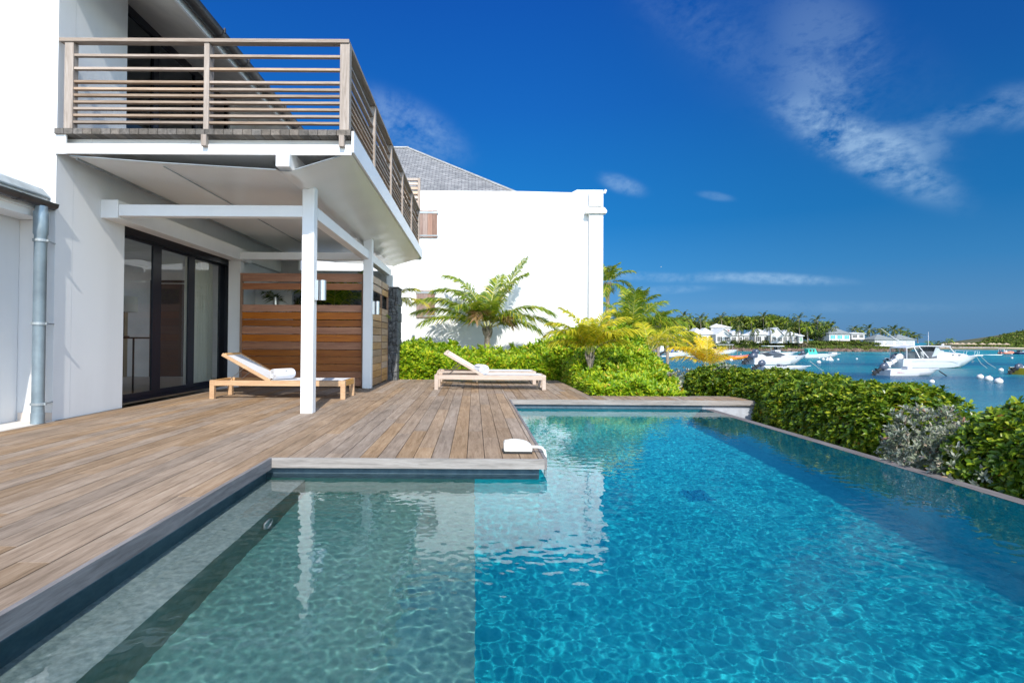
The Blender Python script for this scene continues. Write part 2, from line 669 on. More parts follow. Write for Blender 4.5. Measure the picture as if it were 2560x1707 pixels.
fx.box(-1.5, 0.518, 4.073, 4.098, -0.070, 0.001)
fx.box(0.518, 4.20, 8.188, 8.213, -0.070, 0.001)
fx.box(3.42, 4.2, 8.82, 8.845, -0.078, 0.001)
tag(fx.build('deck_edging', EDGEX), kind='structure')
fy = MB()
fy.box(-1.4985, -1.474, -1.6, 4.072, -0.078, 0.001)
fy.box(0.5165, 0.541, 4.099, 8.187, -0.078, 0.001)
fy.box(4.192, 4.217, 8.189, 8.845, -0.078, 0.001)
fy.box(4.165, 4.20, 8.20, 8.235, -0.60, -0.08)
fy.box(3.385, 3.50, -2.0, 8.18, -0.165, -0.122)
tag(fy.build('deck_edging', EDGEY), kind='structure')

# concrete strip beside the deck
cs = MB()
cs.box(-4.78, -4.362, -6, 5.795, -0.2, 0.004)
tag(cs.build('path', m_plain('pale_concrete', (0.62, 0.58, 0.53), 0.85, vary=0.08, bmp=0.2)), kind='structure')


def m_pool(name, lo, mid, hi, scale):
    m, n, l, b = new_mat(name)
    w = coords(n, l, world_space=True).outputs[0]
    f = fmath(n, l, 'ADD', fmath(n, l, 'MULTIPLY', noise_node(n, l, scale, 7, w, 0.7), 0.6), fmath(n, l, 'MULTIPLY', noise_node(n, l, 1.2, 4, w), 0.4))
    l.new(ramp(n, l, f, [(0.34, lo), (0.5, mid), (0.66, hi)]), b.inputs['Base Color'])
    b.inputs['Roughness'].default_value = 0.8
    b.inputs['Specular IOR Level'].default_value = 0.1
    return m


P_DEEP = m_pool('water_tinted_pool_lining', (0.003, 0.335, 0.40), (0.014, 0.43, 0.50), (0.04, 0.53, 0.58), 22)  # blue that deep water gives the light is put into the lining colour
P_SHAL = m_pool('grey_green_pool_stone', (0.048, 0.16, 0.15), (0.085, 0.215, 0.20), (0.135, 0.275, 0.255), 26)
P_RISE = m_pool('dark_green_riser_stone', (0.09, 0.14, 0.085), (0.16, 0.23, 0.19), (0.23, 0.32, 0.29), 4)  # riser coloured darker and greener than the bench top
P_BENCH = m_pool('grey_bench_stone', (0.09, 0.135, 0.13), (0.20, 0.26, 0.25), (0.33, 0.395, 0.38), 34)
P_TILE = m_pool('dark_waterline_tile', (0.06, 0.10, 0.13), (0.10, 0.15, 0.185), (0.14, 0.20, 0.235), 9)
WL = -0.12
ps = MB()


def quad(b, p, q, r, s):
    b.add([p, q, r, s], [(0, 1, 2, 3)])


XL, XS, XR, XD = -1.53, 0.01, 3.37, 0.485
Y0, YF, YB = -2.0, 4.13, 8.23
ZB, ZS, ZD = -0.32, -0.67, -1.62
XB = -1.245
mats = [P_DEEP, P_SHAL, P_RISE, P_BENCH, P_TILE]
ps.k = 0
quad(ps, (XS, Y0, ZD), (XR, Y0, ZD), (XR, YF, ZD), (XS, YF, ZD))
quad(ps, (XD, YF, ZD), (XR, YF, ZD), (XR, YB, ZD), (XD, YB, ZD))
quad(ps, (XR, Y0, WL - .003), (XR, Y0, ZD), (XR, YB, ZD), (XR, YB, WL - .003))
quad(ps, (XS, Y0, ZS), (XS, Y0, ZD), (XS, YF, ZD), (XS, YF, ZS))
quad(ps, (XD, YF, -.26), (XD, YB, -.26), (XD, YB, ZD), (XD, YF, ZD))
quad(ps, (XS, YF, -.26), (XD, YF, -.26), (XD, YF, ZD), (XS, YF, ZD))
quad(ps, (XD, YB, -.26), (XR, YB, -.26), (XR, YB, ZD), (XD, YB, ZD))
quad(ps, (XS, Y0, 0), (XR, Y0, 0), (XR, Y0, ZD), (XS, Y0, ZD))
ps.k = 1
quad(ps, (XB, Y0, ZS), (XS, Y0, ZS), (XS, YF, ZS), (XB, YF, ZS))
quad(ps, (XL, YF, -.26), (XS, YF, -.26), (XS, YF, ZS), (XL, YF, ZS))
quad(ps, (XL, Y0, 0), (XS, Y0, 0), (XS, Y0, ZS), (XL, Y0, ZS))
ps.k = 2
quad(ps, (XB, Y0, ZB), (XB, Y0, ZS), (XB, YF, ZS), (XB, YF, ZB))
ps.k = 3
quad(ps, (XL, Y0, ZB), (XB, Y0, ZB), (XB, YF, ZB), (XL, YF, ZB))
ps.k = 4
quad(ps, (XL, Y0, -.03), (XL, YF, -.03), (XL, YF, ZB), (XL, Y0, ZB))
quad(ps, (XL, YF, -.03), (XD, YF, -.03), (XD, YF, -.26), (XL, YF, -.26))
quad(ps, (XD, YF, -.03), (XD, YB, -.03), (XD, YB, -.26), (XD, YF, -.26))
quad(ps, (XD, YB, -.03), (XR, YB, -.03), (XR, YB, -.26), (XD, YB, -.26))
po = ps.build('pool', mats)
tag(po, kind='structure')
po.cycles.is_caustics_receiver = True
st = MB()
st.box(3.374, 4.166, 8.235, 8.78, -1.0, -0.081)
so_ = st.build('pool_end_block', STONE_T)
tag(so_, kind='structure')

# pool water: a rippled sheet of real geometry (sum of short gravity waves)
RES = 0.0068
xs = np.arange(XL - 0.002, XR + 0.010, RES)
ys = [-2.0]
while ys[-1] < YB:
    y_ = ys[-1]
    ys.append(y_ + (0.05 if y_ < 1.3 else 0.0065 + 0.0018 * max(0, y_ - 2)))
ys = np.array(ys)
GX, GY = np.meshgrid(xs, ys)
wr = np.random.default_rng(5)
GZ = np.zeros_like(GX)
SLOPE = 0.0150
NW = 130
for i in range(NW):
    lam = 0.036 * 2 ** wr.uniform(0, 2.0)
    kk = 2 * np.pi / lam
    th = wr.normal(math.radians(70), 1.0) + (np.pi if wr.random() < .3 else 0)
    amp = SLOPE / kk * math.sqrt(2.0 / NW) * 1.0
    GZ += amp * np.cos(kk * (np.cos(th) * GX + np.sin(th) * GY) + wr.uniform(0, 6.283))
# calmer towards the far end, as a light breeze leaves it
calm = np.clip(1.1 - 0.05 * GY, 0.65, 1.0) * np.clip(0.55 + 0.45 * (GX + 1.6) / 1.6, 0.55, 1.0)
GZ *= calm
ny, nx = GX.shape
ids = np.arange(nx * ny).reshape(ny, nx)
q = np.stack([ids[:-1, :-1], ids[:-1, 1:], ids[1:, 1:], ids[1:, :-1]], -1).reshape(-1, 4)
cxm = GX[:-1, :-1].reshape(-1)
cym = GY[:-1, :-1].reshape(-1)
q = q[~((cxm < XD - RES) & (cym > YF))]
wm = bpy.data.meshes.new('pool_water')
wm.from_pydata(np.stack([GX, GY, GZ + WL], -1).reshape(-1, 3).tolist(), [], q.tolist())
wm.shade_smooth()
m, n, l, b = new_mat('clear_pool_water')
n.remove(b)
gb = n.new('ShaderNodeBsdfGlass')
gb.inputs['IOR'].default_value = 1.333
gb.inputs['Roughness'].default_value = 0.0
gb.inputs['Color'].default_value = (0.97, 0.995, 1.0, 1)
l.new(gb.outputs[0], n['Material Output'].inputs[0])
wm.materials.append(m)
wo = bpy.data.objects.new('pool_water', wm)
COL.objects.link(wo)
wo.cycles.is_caustics_caster = True
tag(wo, kind='structure')

# underwater lamp in the bench riser and the main drain
t = thing('pool_lamp', 'round underwater lamp set in the riser of the pool bench', 'pool lamp', (XB + .002, 3.36, -0.50))
r = MB()
ring = [(XB + 0.012, 3.36 + 0.06 * math.cos(a * math.pi / 12), -0.50 + 0.06 * math.sin(a * math.pi / 12)) for a in range(25)]
r.tube(ring, 0.009, 6, False)
r.build('rim', LEAD, t, smooth=True)
r = MB()
r.prism([(3.36 + 0.052 * math.cos(a * math.pi / 10), -0.50 + 0.052 * math.sin(a * math.pi / 10)) for a in range(20)], XB + .001, XB + .010, 'X')
r.build('lens', m_plain('frosted_lens', (0.35, 0.42, 0.40), 0.3), t)
t = thing('pool_drain', 'dark square drain grate on the blue pool floor', 'drain', (2.02, 5.05, ZD))
r = MB()
r.box(1.90, 2.14, 4.92, 5.18, ZD + .002, ZD + .012)
r.build('frame', m_plain('blue_drain_frame', (0.0, 0.30, 0.43), 0.6), t)
r = MB()
for i in range(5):
    r.box(1.925 + i * .04, 1.945 + i * .04, 4.94, 5.16, ZD + .012, ZD + .022)
r.build('grille', m_plain('blue_drain_bars', (0.0, 0.25, 0.40), 0.6), t)
# flag that refracted sunlight falls on these too
for o in bpy.data.objects:
    if o.parent and o.parent.name.startswith(('pool_lamp', 'pool_drain')):
        o.cycles.is_caustics_receiver = True

# white pool alarm hanging its probe over the corner of the deck
PL = m_plain('white_alarm_plastic', (0.83, 0.82, 0.76), 0.35, vary=0.03)
t = thing('pool_alarm', 'cream white plastic pool alarm on the deck corner, its bent tube reaching into the water', 'pool alarm', (0.34, 4.32, 0))
c = MB()
prof = [(0.232, 0.012), (0.232, 0.078), (0.245, 0.088), (0.30, 0.096), (0.36, 0.094), (0.41, 0.082), (0.448, 0.062), (0.452, 0.012)]
c.prism(prof, 4.28, 4.40)
c.build('case', PL, t, bevel=0.012, smooth='auto')
c = MB()
c.box(0.228, 0.45, 4.276, 4.404, 0.001, 0.011)
c.build('base', BLACK, t)
c = MB()
c.tube([(0.445, 4.32, 0.046), (0.50, 4.32, 0.046), (0.53, 4.32, 0.038), (0.549, 4.32, 0.015), (0.555, 4.32, -0.02), (0.556, 4.32, -0.30)], 0.011, 10)
c.build('tube', PL, t, smooth=True)
c = MB()
c.box(0.29, 0.385, 4.31, 4.345, 0.0955, 0.0975)
c.build('label_strip', m_plain('pale_grey_strip', (0.66, 0.67, 0.68), 0.5), t)

# ------------------------------------------------------------------ villa
villa = thing('villa', 'white two-storey villa with a wooden balcony and dark sliding doors beside the pool deck', 'house', (-5.5, 8, 0))
w = MB()
w.box(-14, -4.39, 5.80, 6.05, 0.0, 5.6)                 # front wall
w.prism([(-14, 5.6), (-4.39, 5.6), (-4.39, 5.65), (-7.5, 8.5), (-14, 8.5)], 5.80, 6.05)
w.box(-4.70, -4.391, 6.052, 6.95, 0.0, 5.62)              # pier beside the doors
w.box(-4.70, -4.392, 6.952, 13.0, 2.37, 3.0)              # wall over the doors
w.box(-4.74, -4.71, 10.6, 13.0, 3.0, 5.5)
w.box(-4.46, -4.245, 10.06, 10.22, 0.0, 2.28)             # jamb by the fence
w.box(-4.80, -4.463, 10.72, 13.0, 0.0, 2.37)
w.box(-10, -4.71, 12.75, 13.0, 0.0, 5.2)
w.box(-9.2, -4.72, 6.06, 12.7, 2.80, 2.98)                # floor slab
w.build('wall', WHITE, villa)
sf = MB()
sf.prism([(-4.76, 5.42), (-3.47, 4.80), (-3.47, 4.84), (-4.76, 5.50)], 5.3, 13.5)
sf.build('eave_soffit', m_plain('soffit_paint', (0.70, 0.66, 0.60), 0.6), villa)
sf = MB()
sf.box(-3.469, -3.44, 5.3, 13.5, 4.74, 4.93)
sf.prism([(-3.44, 4.90), (-3.44, 5.0), (-7.6, 8.75), (-7.6, 8.62)], 5.27, 5.30)
sf.build('fascia', WPAINT, villa)
rf = MB()
rf.prism([(-3.38, 4.93), (-3.40, 4.99), (-7.6, 8.80), (-12, 4.9), (-12, 4.8), (-7.6, 8.7)], 5.26, 13.5)
SHING = None


def m_shingle(name, lo, hi, course=0.16):
    m, n, l, b = new_mat(name)
    mp = coords(n, l, (1, 1, 1), world_space=True)
    br = n.new('ShaderNodeTexBrick')
    l.new(mp.outputs[0], br.inputs['Vector'])
    sepx = n.new('ShaderNodeSeparateXYZ')
    l.new(mp.outputs[0], sepx.inputs[0])
    cmb = n.new('ShaderNodeCombineXYZ')
    l.new(sepx.outputs[0], cmb.inputs[0])
    l.new(fmath(n, l, 'MULTIPLY', sepx.outputs[2], 1.6), cmb.inputs[1])
    l.new(cmb.outputs[0], br.inputs['Vector'])
    br.inputs['Scale'].default_value = 1.0
    br.inputs['Brick Width'].default_value = 0.22
    br.inputs['Row Height'].default_value = course
    br.inputs['Mortar Size'].default_value = 0.012
    br.inputs['Color1'].default_value = (*lo, 1)
    br.inputs['Color2'].default_value = (*hi, 1)
    br.inputs['Mortar'].default_value = (lo[0] * .35, lo[1] * .35, lo[2] * .35, 1)
    f = noise_node(n, l, 6, 6, mp.outputs[0], 0.7)
    c = mixrgb(n, l, 1.0, br.outputs[0], ramp(n, l, f, [(0.3, (0.65, 0.65, 0.66)), (0.7, (1.25, 1.24, 1.22))]), 'MULTIPLY')
    l.new(c, b.inputs['Base Color'])
    b.inputs['Roughness'].default_value = 0.85
    bump(n, l, b, br.outputs[1], -0.8, 0.03)
    return m


SHING = m_shingle('grey_wood_shingles', (0.20, 0.20, 0.205), (0.36, 0.355, 0.35))
rf.build('roof', SHING, villa)


def half_gutter(b, p, q, r=0.07, n=9, th=0.006):
    p, q = Vector(p), Vector(q)
    rows = []
    for P in (p, q):
        row = []
        for k in range(n + 1):
            a = math.pi + math.pi * k / n
            row.append((P.x + r * math.cos(a), P.y, P.z + r * math.sin(a)))
        for k in range(n, -1, -1):
            a = math.pi + math.pi * k / n
            row.append((P.x + (r - th) * math.cos(a), P.y, P.z + (r - th) * math.sin(a)))
        row.append(row[0])
        rows.append(row)
    b.grid(rows)


gt = MB()
half_gutter(gt, (-3.36, 5.2, 4.87), (-3.36, 13.5, 4.87), 0.085)
for i in range(11):
    y = 5.6 + i * 0.78
    half_gutter(gt, (-3.36, y, 4.872), (-3.36, y + 0.04, 4.872), 0.093)
    gt.box(-3.28, -3.262, y + .005, y + .035, 4.84, 4.90)
gt.build('gutter', ZINC, villa, smooth='auto')

# header, cross beams, posts and the balcony floor
bm_ = MB()
bm_.box(-4.40, -4.19, 6.50, 10.42, 2.275, 2.49)
bm_.box(-4.188, -2.03, 6.51, 6.63, 2.303, 2.437)
bm_.box(-4.188, -1.99, 9.90, 10.03, 2.285, 2.415)
bm_.box(-2.02, -1.885, 6.655, 12.5, 2.30, 2.442)
bm_.box(-2.075, -1.935, 5.75, 13.25, 2.66, 2.85)
bm_.build('beam', WPAINT, villa, bevel=0.004)
for x0, x1, y0, z0, z1 in ((-2.03, -1.888, 6.505, 0.0, 2.66), (-1.986, -1.83, 9.88, 0.0, 2.66), (-1.96, -1.83, 12.35, 2.03, 2.30)):
    p = MB()
    p.box(x0, x1, y0, y0 + 0.14, z0, z1)
    p.build('post', WPAINT, villa, bevel=0.006)
fl = MB()
fl.box(-4.36, -1.302, 5.80, 5.83, 2.80, 2.905)
fl.box(-4.36, -1.302, 5.90, 5.92, 2.86, 2.985)
fl.box(-4.36, -1.302, 5.921, 13.39, 2.93, 2.985)
fl.box(-1.30, -1.275, 5.80, 13.45, 2.828, 3.05)
fl.box(-4.36, -1.302, 13.40, 13.45, 2.80, 2.985)
fl.box(-4.40, -4.28, 5.78, 5.80, 2.79, 3.0)
for i in range(6):
    xx = -4.1 + i * 0.53
    fl.box(xx, xx + .012, 5.895, 5.899, 2.905, 2.985)
fl.build('balcony_edge', WPAINT, villa)
bd = MB()
x = -4.385
while x < -1.31:
    bd.box(x, min(x + 0.093, -1.305), 5.755, 13.4, 2.99, 3.048)
    x += 0.098
bd.build('balcony_floor', m_wood('dark_balcony_boards', ((0.05, 0.045, 0.04), (0.12, 0.105, 0.09), (0.20, 0.175, 0.155)), (7, .5, 7)), villa)
film = m_plain('glossy_white_film', (0.81, 0.805, 0.79), 0.22, spec=0.55, vary=0.03, scale=1.2)
sl = MB()
prof = [(-4.30, 2.79), (-4.0, 2.765), (-3.4, 2.725), (-2.8, 2.69), (-2.3, 2.665), (-2.12, 2.655), (-2.09, 2.645), (-2.06, 2.635), (-2.0, 2.64), (-1.96, 2.635), (-1.92, 2.648), (-1.85, 2.675), (-1.6, 2.75), (-1.31, 2.832)]
sg = random.Random(3)
rows = []
for i in range(61):
    y = 5.835 + (13.38 - 5.835) * i / 60
    row = []
    for k, (a, z) in enumerate(prof):
        wv = 0.0
        if 5 <= k <= 11:
            wv = 0.006 * math.sin(y * 9 + k) + 0.004 * math.sin(y * 23 + 2 * k)
        row.append((a, y, z + wv - 0.012 * math.sin(math.pi * (y - 5.8) / 7.6) * (1 if 0 < k < 13 else 0)))
    rows.append(row)
sl.grid(rows)
sl.build('ceiling_film', film, villa, smooth=True)
tr = MB()
tr.bar((-4.25, 5.9, 2.775), (-4.25, 13.3, 2.775), 0.02, 0.02)
tr.bar((-3.32, 5.9, 2.698), (-3.32, 13.3, 2.698), 0.01, 0.01)
tr.tube([(-4.28, 5.835, 2.787), (-3.4, 5.832, 2.722), (-2.6, 5.832, 2.677), (-2.1, 5.832, 2.65)], 0.006, 6)
tr.tube([(-1.9, 5.832, 2.652), (-1.6, 5.832, 2.748), (-1.32, 5.832, 2.828)], 0.006, 6)
tr.build('film_track', LEAD, villa)

# sliding doors
NAV = NAVY
sd = thing('tmp', None, None)
bpy.data.objects.remove(sd)
DX = -4.76
fr = MB()
fr.box(DX - .05, DX + .07, 6.98, 10.72, 2.262, 2.372)
fr.box(DX - .05, DX + .07, 6.98, 10.72, -0.002, 0.035)
fr.box(DX - .05, DX + .07, 6.952, 7.06, 0.036, 2.261)
fr.box(DX - .05, DX + .07, 10.62, 10.715, 0.036, 2.261)
fr.build('door_frame', NAV, villa)
for (a, c, off) in ((7.062, 8.372, 0.022), (8.30, 9.44, -0.012), (9.36, 10.62, -0.04)):
    d = MB()
    xx = DX + off
    d.box(xx - .015, xx + .015, a, a + 0.085, 0.037, 2.26)
    d.box(xx - .015, xx + .015, c - 0.20 if c > 8.4 else c - 0.22, c, 0.037, 2.26)
    d.box(xx - .0148, xx + .0148, a + .085, c - 0.2, 0.037, 0.105)
    d.box(xx - .0148, xx + .0148, a + .085, c - 0.2, 2.225, 2.26)
    do = d.build('sliding_door', NAV, villa)
    gp = MB()
    gp.add([(xx, a + .085, .1), (xx, c - .2, .1), (xx, c - .2, 2.23), (xx, a + .085, 2.23)], [(0, 1, 2, 3)])
    gp.build('pane', GLASS, do)
up = MB()
for a, c in ((6.96, 8.2), (8.2, 9.4), (9.4, 10.6)):
    up.box(-4.79, -4.74, a, a + .07, 3.06, 5.30)
    up.box(-4.79, -4.74, c - .07, c, 3.06, 5.30)
up.box(-4.792, -4.738, 6.96, 10.6, 5.30, 5.42)
up.box(-4.792, -4.738, 6.96, 10.6, 3.05, 3.06 + .06)
uw = up.build('upper_window', NAV, villa)
gp = MB()
gp.add([(-4.77, 6.96, 3.06), (-4.77, 10.6, 3.06), (-4.77, 10.6, 5.3), (-4.77, 6.96, 5.3)], [(0, 1, 2, 3)])
gp.build('pane', m_glass('tinted_upper_glass', (0.35, 0.38, 0.40)), uw)
# the room behind the doors
iw = MB()
iw.box(-8.9, -8.8, 6.1, 6.3, 0, 2.8)
iw.box(-8.9, -8.8, 12.5, 12.7, 0, 2.8)
iw.box(-8.9, -8.8, 6.3, 12.5, 2.45, 2.8)  # unseen back side left open below this lintel to let sky light in
iw.box(-8.8, -4.85, 6.06, 6.16, 0, 2.8)
iw.box(-8.8, -7.3, 12.6, 12.7, 0, 2.8)
iw.box(-6.25, -4.85, 12.6, 12.7, 0, 2.8)
iw.box(-7.3, -6.25, 12.6, 12.7, 2.1, 2.8)
iw.box(-8.8, -4.85, 6.16, 12.6, 2.5, 2.56)
iw.box(-9.0, -8.9, 6.06, 12.7, 2.99, 5.6)
iw.box(-8.9, -4.81, 6.06, 12.7, 5.58, 5.62)
iw.box(-8.9, -4.81, 10.7, 10.75, 2.99, 5.57)
iw.build('room_wall', m_plain('warm_interior_paint', (0.88, 0.85, 0.79), 0.7), villa)
iw = MB()
iw.box(-8.8, -4.83, 6.16, 12.6, -0.05, -0.003)
iw.build('room_floor', m_plain('beige_floor', (0.50, 0.40, 0.31), 0.5), villa)
iw = MB()
iw.box(-7.34, -7.28, 12.56, 12.598, 0, 2.12)
iw.box(-6.27, -6.21, 12.56, 12.598, 0, 2.12)
iw.box(-7.34, -6.21, 12.56, 12.598, 2.121, 2.18)
iw.box(-7.27, -6.28, 12.62, 12.66, 0, 2.10)
iw.build('room_door', m_plain('dark_brown_door', (0.09, 0.045, 0.03), 0.4), villa)

# curtain, lamp, table and bed seen through the glass
cu = MB()
rows = []
for i in range(121):
    y = 9.42 + 0.98 * i / 120
    dxx = 0.035 * math.sin(i * 0.62) + 0.018 * math.sin(i * 1.71 + 1)
    rows.append([(-4.92 + dxx * (0.6 + 0.4 * (2.24 - z) / 2.2), y + 0.01 * math.sin(z * 2 + i * .1), z) for z in (0.03, 0.3, 0.8, 1.4, 2.0, 2.24)])
cu.grid(rows)
m, n, l, b = new_mat('cream_linen')
b.inputs['Base Color'].default_value = (0.93, 0.91, 0.80, 1)
b.inputs['Roughness'].default_value = 0.9
tn = n.new('ShaderNodeBsdfTranslucent')
tn.inputs[0].default_value = (0.8, 0.77, 0.66, 1)
mx = n.new('ShaderNodeMixShader')
mx.inputs[0].default_value = 0.4
l.new(b.outputs[0], mx.inputs[1])
l.new(tn.outputs[0], mx.inputs[2])
l.new(mx.outputs[0], n['Material Output'].inputs[0])
tag(cu.build('curtain', m, smooth=True), 'cream linen curtain hanging in folds behind the last sliding door', 'curtain')
LX, LY = -5.55, 8.62
t = thing('side_table', 'thin black metal side table behind the first glass door', 'table', (LX, LY, 0))
b_ = MB()
for a, c in ((-.42, -.25), (.42, -.25), (-.42, .25), (.42, .25)):
    b_ = MB()
    b_.bar((LX + a, LY + c, 0), (LX + a, LY + c, .86), .02, .02, (1, 0, 0))
    b_.build('leg', BLACK, t)
b_ = MB()
b_.box(LX - .43, LX + .43, LY - .26, LY + .26, .86, .885)
b_.build('tabletop', BLACK, t)
t = thing('table_lamp', 'table lamp with a white drum shade on the black side table', 'lamp', (LX + .1, LY, .885))
b_ = MB()
b_.lathe((LX + .1, LY, .885), [(0, 0), (.09, 0), (.09, .015), (.018, .02), (.018, .42), (0, .42)], 16)
b_.build('stand', BLACK, t, smooth='auto')
b_ = MB()
b_.lathe((LX + .1, LY, 1.27), [(.20, 0), (.19, .24)], 24)
b_.build('lamp_shade', m_plain('white_lamp_linen', (0.8, 0.78, 0.72), 0.9), t, smooth=True)
t = thing('bed', 'bed with rumpled white bedding inside the dim bedroom', 'bed', (-6.9, 8.4, 0))
b_ = MB()
b_.box(-7.9, -6.0, 7.3, 9.5, .12, .32)
b_.build('bed_frame', m_plain('dark_bed_wood', (0.16, 0.08, 0.05), 0.5), t)
b_ = MB()
b_.box(-7.9, -5.95, 7.25, 9.4, .32, .62)
b_.build('bedding', TOWEL, t, bevel=0.08, smooth='auto')
b_ = MB()
b_.box(-8.0, -6.0, 9.52, 9.62, .2, 1.35)
for i in range(6):
    b_.box(-7.95 + i * .33, -7.85 + i * .33, 9.50, 9.519, .2, 1.34)
b_.build('headboard', m_plain('striped_headboard', (0.52, 0.42, 0.30), 0.8), t)

# ------------------------------------------------------------------ balcony railing
rail = thing('balcony_railing', 'silvered wooden railing of horizontal slats round the balcony', 'railing', (-1.38, 5.8, 3.05))
ZT = (3.851, 3.712, 3.572, 3.498, 3.430, 3.359, 3.288, 3.217, 3.145)
for (x0, x1, y1) in ((-4.317, -4.224, 5.87), (-2.854, -2.798, 5.90), (-1.427, -1.326, 5.89)):
    p = MB()
    p.box(x0, x1, 5.79, y1, 3.05, 3.971)
    p.build('post', RAILZ, rail, bevel=0.004)
for y in (7.36, 8.83, 10.23, 11.72, 13.28):
    p = MB()
    p.box(-1.425, -1.335, y, y + 0.075, 3.05, 3.971)
    p.build('post', RAILZ, rail, bevel=0.004)
p = MB()
p.box(-4.37, -1.33, 5.775, 5.865, 3.972, 4.01)
p.build('top_rail', RAILX, rail, bevel=0.004)
p = MB()
p.box(-1.42, -1.33, 5.866, 13.40, 3.972, 4.01)
p.build('top_rail', RAILY, rail, bevel=0.004)
sx = MB()
for z in ZT:
    for a, c in ((-4.223, -2.855), (-2.797, -1.428)):
        sx.box(a, c, 5.80, 5.845, z - .024, z)
sx.build('slats', RAILX, rail)
sy = MB()
for z in ZT:
    ys_ = [5.892, 7.36, 8.83, 10.23, 11.72, 13.28]
    for a, c in zip(ys_, ys_[1:]):
        sy.box(-1.41, -1.36, a + (.076 if a > 6 else 0), c, z - .026, z)
sy.build('slats', RAILY, rail)
for xa in (-2.853, -1.42):
    k_ = MB()
    k_.box(xa, xa + .055, 5.742, 5.80, 2.87, 2.988)
    k_.build('bracket', RAILZ, rail, bevel=0.003)
scr = thing('louvre_screen', 'pale louvred timber screen fixed high on the blank white house, above its upper shutter', 'screen', (-2.2, 16.7, 4.8))
s_ = MB()
for a in (-2.75, -1.755):
    s_.box(a, a + .075, 16.90, 16.995, 4.85, 5.80)
s_.box(-2.675, -1.756, 16.90, 16.995, 5.73, 5.80)
s_.build('frame', RAILZ, scr)
s_ = MB()
for i in range(6):
    z = 4.90 + i * .14
    s_.add([(-2.674, 16.91, z), (-1.756, 16.91, z), (-1.756, 16.975, z + .09), (-2.674, 16.975, z + .09),
            (-2.674, 16.925, z - .012), (-1.756, 16.925, z - .012), (-1.756, 16.99, z + .078), (-2.674, 16.99, z + .078)],
           [(0, 1, 2, 3), (7, 6, 5, 4), (0, 4, 5, 1), (2, 6, 7, 3), (0, 3, 7, 4), (1, 5, 6, 2)])
s_.build('slats', LTEAK2, scr)

# ------------------------------------------------------------------ lean-to on the left with gutter and downpipe
ln = thing('lean_to', 'low white side building with a dark gutter at the left edge', 'building', (-4.8, 3, 0))
b_ = MB()
b_.box(-5.0, -4.76, -4, 5.795, 0.0, 2.30)
b_.build('wall', WHITE, ln)
b_ = MB()
b_.box(-4.76, -4.70, 2.6, 5.30, 0.02, 1.86)
b_.build('door', WPAINT, ln, bevel=0.01)
b_ = MB()
b_.box(-4.755, -4.50, -4, 5.79, 2.10, 2.17)
b_.box(-4.52, -4.47, -4, 5.79, 2.171, 2.33)
b_.build('eave_board', WPAINT, ln)
b_ = MB()
half_gutter(b_, (-4.40, -4, 2.255), (-4.40, 5.78, 2.255), 0.062)
for i in range(6):
    y = 5.3 - i * .8
    half_gutter(b_, (-4.40, y, 2.256), (-4.40, y + .035, 2.256), 0.069)
b_.prism([(-4.462, 2.255), (-4.45, 2.215), (-4.40, 2.193), (-4.35, 2.215), (-4.338, 2.255)], 5.776, 5.784)
b_.build('gutter', ZINC, ln, smooth='auto')
b_ = MB()
b_.prism([(-4.50, 2.335), (-4.44, 2.318), (-4.44, 2.335), (-4.52, 2.42), (-7.0, 3.35), (-7.0, 3.3)], -4, 5.79)
b_.build('roof', LEAD, ln)
b_ = MB()
b_.box(-4.74, -4.391, 5.785, 5.799, 0.004, 0.09)
b_.build('skirting', m_plain('pale_pink_skirting_tile', (0.66, 0.57, 0.50), 0.6), ln)
dp = thing('downpipe', 'galvanised grey downpipe against the white corner of the villa', 'downpipe', (-4.396, 5.62, 0))
b_ = MB()
b_.tube([(-4.40, 5.62, 2.20), (-4.40, 5.62, 2.14)], [0.055, 0.055], 16)
b_.tube([(-4.40, 5.62, 2.14), (-4.40, 5.62, 2.10), (-4.40, 5.62, 1.92), (-4.40, 5.62, 1.90), (-4.40, 5.62, 0.10), (-4.40, 5.62, 0.10)], [0.066, 0.066, 0.066, 0.056, 0.056, 0.060], 20)
b_.tube([(-4.40, 5.62, 0.11), (-4.40, 5.62, 0.005)], [0.061, 0.061], 20)
b_.build('pipe', PIPE, dp, smooth='auto')
for z in (1.85, 1.01, 0.20):
    b_ = MB()
    b_.lathe((-4.40, 5.62, z), [(0.057, -.013), (0.068, -.013), (0.068, .013), (0.057, .013)], 20)
    b_.box(-4.34, -4.315, 5.61, 5.63, z - .012, z + .012)
    b_.bar((-4.36, 5.66, z), (-4.39, 5.80, z), .012, .012)
    b_.build('clamp', LEAD, dp)

# ------------------------------------------------------------------ outdoor shower fence, stone pillar, wall lights
fen = thing('shower_fence', 'red brown horizontal board fence of the outdoor shower behind the posts', 'fence', (-3.0, 10.06, 0))
tops = [(2.030, 1.905), (1.878, 1.762), (1.487, 1.364), (1.352, 1.228), (1.213, 1.10), (1.088, .962), (.950, .823), (.815, .686), (.676, .56), (.552, .423), (.414, .293), (.284, .166), (.157, .03)]
b_ = MB()
for z1, z0 in tops:
    b_.box(-4.20, -2.045, 10.05, 10.075, z0, z1)
b_.build('boards', TEAKX, fen)
b_ = MB()
for z1, z0 in tops:
    b_.box(-1.866, -1.842, 10.02, 11.0, z0, z1)
    b_.box(-1.866, -1.842, 11.04, 11.80, z0, z1)
b_.build('boards', TEAKY, fen)
b_ = MB()
FPOST = m_wood('fence_posts', ((0.16, 0.07, 0.035), (0.28, 0.14, 0.07), (0.40, 0.22, 0.12)), (8, 8, .6))
